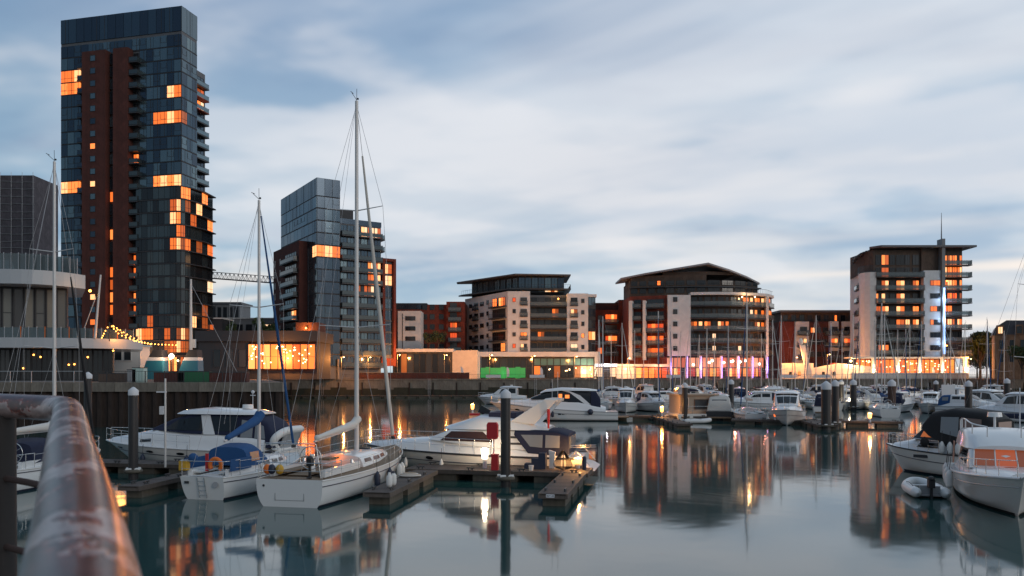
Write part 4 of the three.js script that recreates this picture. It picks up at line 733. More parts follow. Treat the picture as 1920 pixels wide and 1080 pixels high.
  for (const px of [1773, 1770]) mesh('wall_lamp', g().ball(0.17, X(1774), Y(px === 1773 ? 527 : 648), 0.3).geo(), M.lampO, T);
}
{ // brick house with mansard roof at the right edge
  const D = 190, { X, Y } = pxFrame(1865, D), T = thing('mansard_house', 'tan brick building with slate mansard roof and lit dormer at the tree', 'building', [(1865 - 960) / F * D, QY, -D], -0.5);
  wall('wall', T, 0, X(1960), 0, Y(628), -14, 0, M.brickTan);
  g().prism([[-0.5, Y(628)], [X(1965), Y(628)], [X(1958), Y(604)], [X(1884), Y(601)], [X(1868), Y(612)]], 13.6, new THREE.Matrix4().makeTranslation(0, 0, -13.8)).mesh('roof', std([0.07, 0.07, 0.085], 0.6, 0, { map: wear }), T);
  const f = face(T, 0, 0, 0); for (const px of [1873, 1889, 1906]) for (const [a, b] of [[654, 638], [679, 663]]) win(f, X(px), X(px + 6.5), Y(a), Y(b), { cols: 2 });
  for (const px of [1868, 1898]) { wall('dormer', T, X(px), X(px + 12), Y(628) + 0.02, Y(610), -3, 0.25, M.brickTan); win(face(T, 0, 0.25, 0), X(px + 2), X(px + 10), Y(626), Y(613), { cols: 2, lit: px === 1868 ? M.lit : null }); }
  treeAt(1838, 710, 216, QY, 13.4, 4.4, 'dense dark green tree right of the blue lit block', 5200); treeAt(1832, 710, 246, QY, 9.5, 4.6, 'low spreading dark tree far behind the glowing restaurant corner', 3600); treeAt(1850, 710, 250, QY, 9, 4.8, 'low spreading dark tree between restaurant and mansard house', 3600); treeAt(1866, 710, 244, QY, 10, 4.4, 'dark tree close behind the mansard house wall', 3000); treeAt(1858, 710, 224, QY, 10.6, 3.4, 'lower dark green tree beside the mansard roofed house', 3600); treeAt(1916, 712, 178, QY, 7.4, 2.6, 'dark bush in front of the mansard roofed house', 2600);
  for (const [px, d] of [[420, 205], [500, 212]]) treeAt(px, 640, d, QY, px === 420 ? 15.4 : 17, 3, px === 420 ? 'thin dark tree on the terrace by the tall tower' : 'loose dark tree left of the second glass tower', 1500);
}
// ---------------------------------------------------------------- promenade furniture
function lampPost(px, D, h, label) {
  const t = thing('street_lamp', label, 'street lamp', [(px - 960) / F * D, QY, -D], 0, 'lamps along the far promenade');
  g().cyl(0.05, 0.09, h, 0, h / 2, 0, 8).mesh('post', M.concrete, t); g().box(0.8, 0.08, 0.12, 0.3, h, 0).mesh('arm', M.darkM, t); g().ball(0.17, 0.6, h - 0.08, 0, 1.2, 0.6, 1, 8).mesh('lamp_head', M.lamp, t);
  pointLight(t, [1, 0.36, 0.08], 190, 0.6, h - 0.5, 0.1, 5);
}
lampPost(745, 207, 6.3, 'thin street lamp in front of the shop podium'); lampPost(833, 206, 6.2, 'thin street lamp by the white wing wall'); lampPost(918, 206, 6.2, 'thin street lamp before the green shop window'); lampPost(998, 206, 6, 'thin street lamp between green and glazed shop fronts'); lampPost(1077, 206, 5.8, 'thin street lamp before the bright end of the shops');
lampPost(640, 196, 5.4, 'thin street lamp under the second glass tower'); lampPost(1551, 207, 6.4, 'thin street lamp beside the cream ramp wall'); lampPost(1816, 206, 5.2, 'thin street lamp at the corner of the glowing restaurant');
lampPost(690, 205, 5.6, 'thin street lamp right of the second glass tower'); lampPost(1176, 206, 5.4, 'thin street lamp beside the lit kiosk'); lampPost(1490, 206, 5.6, 'thin street lamp between purple columns and blade sculpture'); lampPost(1868, 203, 5.4, 'thin street lamp in front of the dark trees');
function banner(px, D, h, label) { const t = thing('feather_banner', label, 'banner', [(px - 960) / F * D, QY, -D], 0.15, 'feather banners on the promenade'); g().cyl(0.02, 0.03, h, 0, h / 2, 0, 6).mesh('pole', M.alu, t); g().prism([[0.03, 0.5], [0.72, 0.6], [0.7, h * 0.75], [0.35, h], [0.03, h]], 0.02).mesh('cloth', M.cap, t); }
banner(864, 206, 3.1, 'white feather banner by the white wing wall'); banner(950, 206, 3, 'white feather banner before the green shop window'); banner(1013, 206, 2.9, 'white feather banner before the glazed shop front'); banner(1748, 206, 3, 'white feather banner before the glowing restaurant');
for (const [px, w, lb] of [[925, 3.8, 'white banner panel hung on the railing before the green shop'], [1007, 3.8, 'white banner panel hung on the railing before the glazed shop'], [1262, 3.6, 'white banner panel hung on the railing at the first purple column'], [1478, 4.2, 'white banner panel hung on the railing by the cream ramp'], [1540, 4.4, 'white banner panel hung on the railing by the blade sculpture'], [1772, 3, 'white banner panel hung on the railing under the blue light strip']]) { const t = thing('railing_banner', lb, 'banner', [(px - 960) / F * 204, QY + 0.25, FZ - 0.78], 0, 'banners on the promenade railing'); g().box(w, 0.75, 0.03, 0, 0.4, 0).mesh('cloth', M.cap, t); g().box(w, 0.03, 0.05, 0, 0.79, 0).mesh('batten', M.alu, t); }
{ // ramp and wall of the street in front of the second tower
  const t = thing('street_wall', 'long low brick wall along the street before the second glass tower', 'wall', [0, QY, -206]);
  g().box(46, 1.5, 0.4, -34, 0.75, 0).mesh('brickwork', M.brickD, t); g().box(46.2, 0.12, 0.55, -34, 1.56, 0).mesh('coping', M.concrete, t);
}
// ---------------------------------------------------------------- pontoons and piles
const FD = V(0.2, 0, -0.98).normalize(), WD = V(0.98, 0, 0.2).normalize();          // finger and walkway directions of the near marina
function pontoon(name, label, a, b, w, group) {             // walkway from a to b: deck, timber edges, end boards, concrete floats
  const d = b.clone().sub(a).setY(0), L = d.length(), t = thing(name, label, 'pontoon', [(a.x + b.x) / 2, 0, (a.z + b.z) / 2], Math.atan2(-d.z, d.x), group);
  g().box(L, 0.07, w - 0.16, 0, 0.5, 0).mesh('deck', M.wood, t);
  for (const s of [-1, 1]) { g().box(L, 0.2, 0.08, 0, 0.44, s * (w / 2 - 0.04)).mesh('edge_beam', M.woodEdge, t); g().box(0.08, 0.2, w - 0.17, s * (L / 2 - 0.04), 0.436, 0).mesh('end_beam', M.woodEdge, t); }
  const n = Math.max(1, Math.round(L / 2.8)); for (let i = 0; i < n; i++) g().box(L / n * 0.72, 0.62, w - 0.28, -L / 2 + L * (i + 0.5) / n, 0.03, 0).mesh('float', M.floatC, t);
  for (let x = -L / 2 + 0.8; x < L / 2; x += 2.6) for (const s of [-1, 1]) g().cyl(0.035, 0.05, 0.1, x - 0.1, 0.58, s * (w / 2 - 0.2), 6).cyl(0.035, 0.05, 0.1, x + 0.1, 0.58, s * (w / 2 - 0.2), 6).box(0.42, 0.05, 0.06, x, 0.64, s * (w / 2 - 0.2)).mesh('cleat', M.darkM, t);
  return t;
}
const walkA = onW(812, 884, 0.5), walkB = V(walkA.x + 7.3, 0, walkA.z + 7.3 * 0.2 / 0.98);
pontoon('walkway_pontoon', 'timber decked walkway beside the flybridge yacht and thick black pile', V(-5.2, 0, -41.6), V(3.9, 0, -39.7), 2.4);
const fl1 = pontoon('finger_pontoon', 'timber finger pontoon beside the large white sailing yacht', V(-5.45, 0, -32.2), V(-4.25, 0, -39.9), 1.15);
const fr1 = pontoon('finger_pontoon', 'timber finger pontoon with white number plate on its end', V(1.62, 0, -31.8), V(3.05, 0, -39.0), 1.2);
pontoon('walkway_pontoon', 'timber walkway in front of the hardtop cruiser with coiled lines', V(-24.5, 0, -44.6), V(-12.5, 0, -42.2), 1.9);
pontoon('finger_pontoon', 'short timber finger pontoon left of the small blue covered sailing boat', V(-16.3, 0, -34.0), V(-15.1, 0, -42.2), 1.0);
{ // number plate on the finger end
  const c = document.createElement('canvas'); c.width = 256; c.height = 96; const x = c.getContext('2d'); x.fillStyle = '#d9dbe0'; x.fillRect(0, 0, 256, 96); x.fillStyle = '#15161c'; x.font = 'bold 74px sans-serif'; x.textAlign = 'center'; x.textBaseline = 'middle'; x.fillText('B41 42', 128, 50, 236);
  const tx = new THREE.CanvasTexture(c); tx.colorSpace = THREE.SRGBColorSpace;
  const p = new THREE.PlaneGeometry(0.34, 0.13); const m = mesh('number_plate', p, std([1, 1, 1], 0.5, 0, { map: tx }), fr1); m.rotation.y = -Math.PI / 2; m.position.set(-3.672, 0.45, -0.1);
}
pontoon('far_walkway', 'long low pontoon in front of the white sports cruiser facing the water', onW(1372, 786, 0.5), onW(1690, 791, 0.5), 2.2);
pontoon('far_walkway', 'low pontoon beside the timber clad houseboat', V(9, 0, -97), onW(1372, 781, 0.5).setX(27), 2.2);
pontoon('far_walkway', 'long thin pontoon floating below the far quay wall', V(-57, 0, -196), V(-6, 0, -196), 2.0);
pontoon('far_walkway', 'long pontoon serving the back row of moored boats', V(20, 0, -140), V(96, 0, -140), 2.2);
pontoon('finger_pontoon', 'short far finger pontoon at the houseboat stern', onW(1284, 795, 0.5), V(17.4, 0, -96), 1.6);
pontoon('finger_pontoon', 'short far finger pontoon under the double black piles', onW(1553, 797, 0.5), V(32, 0, -88), 2.0);

function pile(px, pyTop, D, r, label, mat = M.pile) {
  const p = at(px, pyTop, D), t = thing('mooring_pile', label, 'pile', [p.x, 0, p.z]), h = p.y - r * 1.3;
  g().cyl(r, r, h + 3, 0, (h - 3) / 2, 0, 20).mesh('shaft', mat, t);
  g().lathe([[0.001, r * 1.25], [r * 0.25, r * 1.2], [r * 1.06, r * 0.5], [r * 1.06, -r * 0.55], [r * 0.98, -r * 0.56]], 0, h, 0, 20).mesh('cap', M.cap, t);
  const c = g().tube(Array.from({ length: 16 }, (_, i) => V(Math.cos(i / 16 * 6.283) * r * 1.5, 0.42, Math.sin(i / 16 * 6.283) * r * 1.5)), 0.1, 40, 8, true).mesh('collar', M.floatC, t);
  for (let i = 0; i < 4; i++) { const a = i * 1.57 + 0.4; g().cyl(0.09, 0.09, 0.26, Math.cos(a) * r * 1.2, 0.5, Math.sin(a) * r * 1.2, 8, 0, 1.57).mesh('roller', M.fender, c); }
  return t;
}
pile(948, 729, 37.7, 0.235, 'thick black pile with white cap beside the red lifebuoy cabinet');
pile(250, 725, 40.5, 0.235, 'thick black pile with white cap before the hardtop cruiser bow');
pile(165, 697, 58, 0.27, 'tall dark pile with white cap close to the sheet piled quay');
pile(1284, 717, 94, 0.33, 'dark pile at the end of the houseboat pontoon', M.pile);
pile(1371, 711, 118, 0.4, 'dark pile behind the black hulled cruiser');
pile(1549, 714, 78, 0.46, 'front one of the close pair of thick black piles'); pile(1566, 712, 82, 0.36, 'rear one of the close pair of thick black piles');
pile(1577, 712, 128, 0.4, 'dark pile left of the far white dock lamp'); pile(1600, 711, 124, 0.48, 'dark pile directly behind the far white dock lamp');
pile(1672, 711, 106, 0.5, 'rust brown pile beside the round sterned sailing boat', std([0.1, 0.05, 0.035], 0.7, 0, { map: stain })); pile(1816, 713, 100, 0.42, 'dark pile behind the black canopy cruiser'); pile(1888, 709, 120, 0.42, 'dark pile below the mansard roofed house'); pile(1755, 713, 150, 0.4, 'slim dark pile near the far quay wall');

function dockLamp(p, k, mat, c, label, h = 0.55) {
  const t = thing('dock_lamp', label, 'lamp', p.toArray());
  g().cyl(0.09, 0.11, h * 0.5, 0, h * 0.25, 0, 12).mesh('stand', M.cap, t); g().cyl(0.2, 0.15, h * 0.5, 0, h * 0.76, 0, 14).mesh('lantern', mat, t); g().cyl(0.05, 0.21, 0.06, 0, h * 1.06, 0, 14).mesh('lid', M.cap, t);
  pointLight(t, c, k, 0, h * 1.06 + 0.22, 0.05, 5);
}
dockLamp(onW(909, 878, 0.54), 9, lit([1, 0.8, 0.55], 6), [1, 0.75, 0.48], 'bright white bollard lamp on the walkway beside the flybridge yacht', 0.95);
dockLamp(V(3.35, 0.54, -40.6), 15, M.lampO, [1, 0.45, 0.12], 'small orange bollard lamp at the stern of the flybridge yacht', 0.5);
dockLamp(onW(886, 772, 1.2).setY(1.0), 30, M.lampO, [1, 0.4, 0.08], 'orange lamp beyond the flybridge yacht roof', 1.0);
dockLamp(onW(1241, 781, 0.5), 26, M.lampO, [1, 0.42, 0.1], 'orange dock lamp beside the small white tender', 1.1);
dockLamp(V(52.6, 0.54, -124.5), 30, M.lampW, [1, 0.8, 0.5], 'white dock lamp in front of the far dark piles', 1.2);
dockLamp(onW(1454, 788, 0.5), 8, M.litRed[2], [1, 0.2, 0.06], 'small red lamp on the pontoon beside the white sports cruiser', 0.8);
dockLamp(onW(1631, 792, 0.5), 10, M.lampO, [1, 0.45, 0.15], 'small orange lamp on the far pontoon by the rusty pile', 0.9);
dockLamp(V(33.5, 0.3, -80.5).setX(75 * 0.9), 20, M.lampO, [1, 0.5, 0.15], 'orange lamp near the far right boats', 1.1);
{ // things standing on the near walkway
  const dk = 0.536;
  const cab = thing('lifebuoy_cabinet', 'tall red lifebuoy cabinet fixed on a post beside the black pile', 'cabinet', [-0.95, dk, -40.2], -0.2);
  g().cyl(0.05, 0.05, 2.3, 0, 1.15, -0.1, 8).mesh('post', M.alu, cab); g().prism([[-0.2, 1.55], [0.2, 1.55], [0.26, 1.65], [0.26, 2.25], [0.2, 2.35], [-0.2, 2.35], [-0.26, 2.25], [-0.26, 1.65]], 0.24, null, 0.02).mesh('cabinet', M.red, cab);
  const rb = thing('fire_point', 'red fire extinguisher box standing at the foot of the black pile', 'cabinet', [-0.85, dk, -39.9], -0.2);
  g().box(0.34, 0.75, 0.28, 0, 0.375, 0).mesh('body', M.red, rb); g().box(0.36, 0.05, 0.3, 0, 0.775, 0).mesh('lid', M.red, rb);
  const st = thing('boarding_steps', 'navy blue plastic boarding steps beside the yacht hull', 'steps', [1.2, dk, -40.5], -0.2);
  for (let i = 0; i < 3; i++) g().box(0.36, 0.27 * (i + 1), 0.55, -0.36 + i * 0.36, 0.135 * (i + 1), 0).mesh('step', M.fenderNavy, st);
  const pd = thing('service_pedestal', 'white power pedestal on the walkway beside the boarding steps', 'pedestal', [2.05, dk, -40.75], -0.2);
  g().box(0.28, 0.75, 0.24, 0, 0.375, 0).mesh('body', M.gel, pd); g().prism([[-0.16, 0.75], [0.16, 0.75], [0.16, 0.82], [-0.16, 0.92]], 0.26, new THREE.Matrix4().makeTranslation(0, 0, -0.13)).mesh('hood', M.cap, pd);
  const ho = thing('hose_stand', 'black hose hung in loops on a stand at the yacht stern', 'hose', [2.55, dk, -39.85], -0.2);
  g().cyl(0.03, 0.03, 1.0, 0, 0.5, 0, 6).mesh('stand', M.dark, ho);
  for (let i = 0; i < 7; i++) { const w = 0.16 + i * 0.05; g().tube([V(0, 0.98, 0.03 * i - 0.09), V(w * 0.7, 0.6, 0.03 * i - 0.1), V(w, 0.2, 0.03 * i - 0.05), V(0, 0.05, 0.03 * i - 0.1), V(-w, 0.2, 0.02 * i - 0.1), V(-w * 0.7, 0.6, 0.03 * i - 0.09)], 0.016, 30, 5, true).mesh('hose_loop', M.rubber, ho); }
  const bl = thing('service_bollard', 'slim navy blue bollard on the walkway corner by the orange lamp', 'bollard', [3.62, dk, -40.1]);
  g().cyl(0.11, 0.11, 0.62, 0, 0.31, 0, 12).mesh('post', M.fenderNavy, bl); g().ball(0.11, 0, 0.62, 0, 1, 0.5, 1).mesh('top', M.fenderNavy, bl);
  const bu = thing('bucket', 'small white bucket on the walkway by the boarding steps', 'bucket', [0.95, dk, -39.75]); g().cyl(0.13, 0.1, 0.24, 0, 0.12, 0, 12).mesh('pail', M.fender, bu); g().cyl(0.135, 0.135, 0.03, 0, 0.24, 0, 12).mesh('rim', M.cap, bu);
  const po = thing('pontoon_post', 'thin white service post with small box on the left walkway', 'post', onW(310, 876, 0.5).toArray()); g().cyl(0.05, 0.06, 4.6, 0, 2.3, 0, 8).mesh('pole', M.spar, po); g().box(0.22, 0.42, 0.2, -0.16, 2.95, 0).mesh('box', M.cap, po); g().box(0.5, 0.07, 0.12, -0.2, 3.9, 0).mesh('lamp_arm', M.cap, po);
  const rp = thing('rope_coil', 'coiled mooring rope on the finger pontoon by the yacht bow', 'rope', [-4.75, 0.56, -37.2]); for (let i = 0; i < 4; i++) g().tube(Array.from({ length: 10 }, (_, k) => V(Math.cos(k * 0.628) * (0.5 - i * 0.07), 0.05 + i * 0.03, Math.sin(k * 0.628) * (0.32 - i * 0.05))), 0.035, 30, 6, true).mesh('rope_turn', i % 2 ? M.tan : M.sail, rp);
  for (const [x, z, m, lb] of [[-5.15, -33.6, M.fender, 'white fender at the finger edge, nearest the yacht stern'], [-5.05, -34.1, M.fenderNavy, 'navy topped fender on the finger edge beside the yacht']]) { const t = thing('loose_fender', lb, 'fender', [x, 0.54, z]); g().lathe([[0.001, 0], [0.1, 0.04], [0.13, 0.15], [0.13, 0.45], [0.06, 0.55]], 0, 0, 0, 12).mesh('body', M.fender, t); g().cyl(0.05, 0.07, 0.1, 0, 0.58, 0, 8).mesh('neck', m, t); }
}
// ---------------------------------------------------------------- boat kit: x to the bow, y up, z to starboard, origin at the waterline amidships
function hullForm(o) {                                      // o: L, B, hs, hb (freeboard stern, bow), tf (transom width), full, rake, draft, round
  const { L, B, hs, hb, tf = 0.85, full = 0.42, rake = 0.9, draft = 0.55, round = false, sr = 0 } = o;
  const half = (t) => B / 2 * (t < full ? tf + (1 - tf) * Math.sin(t / full * Math.PI / 2) : Math.pow(Math.max(0, 1 - ((t - full) / (1 - full)) ** (o.p ?? 2.3)), o.q ?? 0.8));
  const sheer = (t) => hs + (hb - hs) * t ** 1.7 - (o.sag ?? 0) * 4 * t * (1 - t);
  const P = (t, v, side = 1) => {                           // v: 0 deck edge .. 1 keel
    const s = sheer(t), b = half(t), dr = draft * (1 - 0.85 * t ** 3); let y, w;
    if (round) { y = lerp(s, -dr, v); w = b * Math.pow(Math.max(0, 1 - v ** (3.2 - 1.3 * t)), 0.62); } else {
      const vc = 0.62, yc = 0.12 + 0.35 * t ** 3, wc = b * (0.92 - 0.42 * t ** 2.5);
      if (v < vc) { const u = v / vc; y = lerp(s, yc, u); w = lerp(b, wc, u ** (1 + 0.5 * t)); } else { const u = (v - vc) / (1 - vc); y = lerp(yc, -dr, u); w = wc * (1 - u) ** 0.8; }
    }
    const lift = (s - y) / (s + dr);
    return V(-L / 2 + t * L - rake * t ** 2.5 * lift * (L / 10) * 1.2 + (1 - t) ** 4 * lift * sr, y, side * w);
  };
  return { L, B, P, half, sheer, o };
}
function grid(fn, nu, nv, flip) {                           // fn(u, v) -> Vector3
  const pos = [], uv = [], idx = [];
  for (let i = 0; i <= nu; i++) for (let j = 0; j <= nv; j++) { const p = fn(i / nu, j / nv); pos.push(p.x, p.y, p.z); uv.push(p.x, p.z); }
  for (let i = 0; i < nu; i++) for (let j = 0; j < nv; j++) { const a = i * (nv + 1) + j, b = a + nv + 1; flip ? idx.push(a, b, a + 1, b, b + 1, a + 1) : idx.push(a, a + 1, b, b, a + 1, b + 1); }
  const q = new THREE.BufferGeometry(); q.setAttribute('position', new THREE.Float32BufferAttribute(pos, 3)); q.setAttribute('uv', new THREE.Float32BufferAttribute(uv, 2)); q.setIndex(idx); q.computeVertexNormals(); return q;
}
function buildHull(t, h, mat, deckMat, o = {}) {
  const nu = 28, G1 = g();
  for (const s of [1, -1]) G1.add(grid((u, v) => h.P(u, v, s), nu, 12, s > 0));
  G1.add(grid((u, v) => { const p = h.P(0, v, 1); return V(p.x, p.y, p.z * (1 - 2 * u)); }, 8, 12, false));
  const hull = G1.mesh('hull', mat, t);
  const dk = (o.deckDrop ?? 0.03);
  const deck = g().add(grid((u, v) => { const p = h.P(u * 0.995, 0, 1); const z = p.z * (1 - 2 * v) * 0.985; return V(p.x, p.y - dk + 0.05 * (1 - (1 - 2 * v) ** 2) * (o.camber ?? 1), z); }, nu, 8, true)).mesh('deck', deckMat, t);
  const line = (v, r, name, m, off = 0.01) => { for (const s of [1, -1]) g().tube(Array.from({ length: 16 }, (_, i) => { const p = h.P(i / 15 * 0.995, v, s); return V(p.x, p.y, p.z + s * off); }), r, 40, 5).mesh(name, m, hull); };
  line(0.02, o.rub ?? 0.035, 'rub_rail', o.rubMat ?? M.hullGrey);
  if (o.stripe) line(o.stripe, 0.022, 'hull_stripe', o.stripeMat ?? M.stripe, 0.004);
  if (o.boot !== false) for (const s of [1, -1]) g().add(grid((u, v) => { const tt = u * 0.97; let lo = 0, hi = 1; for (let k = 0; k < 18; k++) { const m = (lo + hi) / 2; (h.P(tt, m, s).y > lerp(0.1, -0.05, v)) ? lo = m : hi = m; } const p = h.P(tt, lo, s); return V(p.x, p.y, p.z + s * 0.012); }, 26, 2, s > 0)).mesh('boot_stripe', o.bootMat ?? M.stripe, hull);
  return { hull, deck };
}
// superstructure: cross-sections along x {x, y0, y1, w0, w1}
function sec(st, x) { let i = 0; while (i < st.length - 2 && x > st[i + 1][0]) i++; const a = st[i], b = st[i + 1], k = Math.min(1, Math.max(0, (x - a[0]) / (b[0] - a[0] || 1))); return a.map((v, j) => lerp(v, b[j], k)); }
function loft(name, t, mat, st, r = 0.12, camber = 0.06) {  // closed body with rounded shoulders
  const ring = (s) => { const [x, y0, y1, w0, w1] = s, h = Math.max(0.02, y1 - y0), rr2 = Math.min(r, h * 0.45, w1 * 0.45), wk = lerp(w0, w1, (h - rr2) / h); const half = [[w0, y0], [lerp(w0, w1, 0.5), lerp(y0, y1, 0.5)], [wk, y1 - rr2], [w1 - rr2 * 0.3, y1 - rr2 * 0.3], [w1 - rr2, y1], [w1 * 0.5, y1 + camber * 0.75], [0, y1 + camber]]; return [...half.map(([z, y]) => V(x, y, z)), ...half.slice(0, -1).reverse().map(([z, y]) => V(x, y, -z))]; };
  const R = st.map(ring), n = R[0].length, pos = [], idx = [];
  R.forEach((q) => q.forEach((p) => pos.push(p.x, p.y, p.z)));
  for (let i = 0; i + 1 < R.length; i++) for (let j = 0; j + 1 < n; j++) { const a = i * n + j, b = a + n; idx.push(a, b, a + 1, b, b + 1, a + 1); }
  for (const e of [0, R.length - 1]) for (let j = 1; j + 1 < n; j++) e ? idx.push(e * n, e * n + j + 1, e * n + j) : idx.push(0, j, j + 1);
  const q = new THREE.BufferGeometry(); q.setAttribute('position', new THREE.Float32BufferAttribute(pos, 3)); q.setIndex(idx);
  return g().add(toCreasedNormals(q, 0.75)).mesh(name, mat, t);
}
function sidePane(name, t, mat, st, pts, off = 0.016, sides = [1, -1]) {   // pane lying on the side of a loft; outline in x, y, cut into upright strips so that it follows the side
  const xs = pts.map((p) => p[0]), x0 = Math.min(...xs), x1 = Math.max(...xs), cuts = [...new Set([...xs, ...st.map((c) => c[0]).filter((x) => x > x0 && x < x1), ...Array.from({ length: 5 }, (_, i) => lerp(x0, x1, (i + 0.5) / 5))])].sort((a, b) => a - b);
  const range = (x) => { const ys = []; pts.forEach((a, i) => { const b = pts[(i + 1) % pts.length]; if ((a[0] - x) * (b[0] - x) <= 0) { if (a[0] === b[0]) ys.push(a[1], b[1]); else ys.push(lerp(a[1], b[1], (x - a[0]) / (b[0] - a[0]))); } }); return [Math.min(...ys), Math.max(...ys)]; };
  for (const s of sides) {
    const pos = [], P = (x, y, o) => { const c = sec(st, x), k = (y - c[1]) / (c[2] - c[1] || 1); return V(x, y, s * (lerp(c[3], c[4], k) + o)); }, quad = (...v) => { for (const i of [0, 1, 2, 0, 2, 3]) pos.push(v[i].x, v[i].y, v[i].z); };
    for (let i = 0; i + 1 < cuts.length; i++) { const a = cuts[i], b = cuts[i + 1], [al, ah] = range(a), [bl, bh] = range(b); quad(P(a, al, off), P(b, bl, off), P(b, bh, off), P(a, ah, off)); quad(P(a, ah, off), P(b, bh, off), P(b, bh, -0.02), P(a, ah, -0.02)); quad(P(b, bl, off), P(a, al, off), P(a, al, -0.02), P(b, bl, -0.02)); }
    for (const [x, d] of [[x0, 1], [x1, -1]]) { const [l, h2] = range(x); if (h2 - l > 1e-3) quad(P(x, l, off), P(x, h2, off), P(x, h2, -0.02), P(x, l, -0.02)); }
    const bg = new THREE.BufferGeometry(); bg.setAttribute('position', new THREE.Float32BufferAttribute(pos, 3)); bg.computeVertexNormals();
    g().add(bg).mesh(name, mat, t);
  }
}
function topPane(name, t, mat, st, x0, x1, k = 0.86, n = 2, off = 0.015, gap = 0.04) {     // windscreen panes lying on the sloping front of a loft
  for (let i = 0; i < n; i++) {
    const a = -1 + 2 * i / n + gap / 2, b = -1 + 2 * (i + 1) / n - gap / 2, P = (x, z) => { const c = sec(st, x); return V(x, c[2] + 0.06 * (1 - z * z) + off, c[4] * k * z); };
    const qd = grid((u, v) => P(lerp(x0, x1, u), lerp(a, b, v)), 4, 4, true), lo = grid((u, v) => P(lerp(x0, x1, u), lerp(a, b, v)).add(V(0.02, -0.05, 0)), 4, 4, false);
    g().add(qd).add(lo).mesh(name, mat, t);
  }
}
function railRun(t, name, pts, h, r = 0.014, every = 1, mid = 0.5, mat = M.steel) {      // guard rail on stanchions
  const q = g(), up = pts.map((p) => V(p.x, p.y + h, p.z)); q.tube(up, r, pts.length * 4, 6); if (mid) q.tube(pts.map((p) => V(p.x, p.y + h * mid, p.z)), r * 0.6, pts.length * 4, 5);
  pts.forEach((p, i) => { if (i % every === 0) q.bar(p, up[i], r * 0.9, r * 0.9, 5); }); return q.mesh(name, mat, t);
}
function fender(t, x, y, z, mat = M.fender, r = 0.12, len = 0.6) { const f = g().lathe([[0.001, -len / 2], [r * 0.7, -len / 2 + 0.04], [r, -len / 2 + 0.14], [r, len / 2 - 0.14], [r * 0.6, len / 2 - 0.03], [0.03, len / 2 + 0.06]], x, y, z, 12).mesh('fender', mat, t); g().bar([x, y + len / 2, z], [x, y + len / 2 + 0.6, z * 0.97], 0.012).mesh('lanyard', M.dark, f); }
function porthole(t, h, tt, v, w, hh, mat = M.tint, sides = [1, -1]) {    // oval glass let into the topside
  for (const s of sides) { const a = h.P(tt - 0.01, v, s), b = h.P(tt + 0.01, v, s), p = h.P(tt, v, s), up = h.P(tt, v - 0.05, s).sub(h.P(tt, v + 0.05, s)).normalize(), al = b.sub(a).normalize(), n = al.clone().cross(up).multiplyScalar(s).normalize(); if (n.z * s < 0) n.negate();
    const m = new THREE.Matrix4().makeBasis(al, up, al.clone().cross(up)); const q = new THREE.CylinderGeometry(0.5, 0.5, 0.05, 18); q.rotateX(Math.PI / 2); q.scale(w, hh, 1); q.applyMatrix4(m); q.translate(p.x + n.x * 0.005, p.y + n.y * 0.005, p.z + n.z * 0.005); g().add(q).mesh('porthole', mat, t); }
}
const heading = (dx, dz) => Math.atan2(-dz, dx);            // turn that points the bow (local +x) along dx, dz

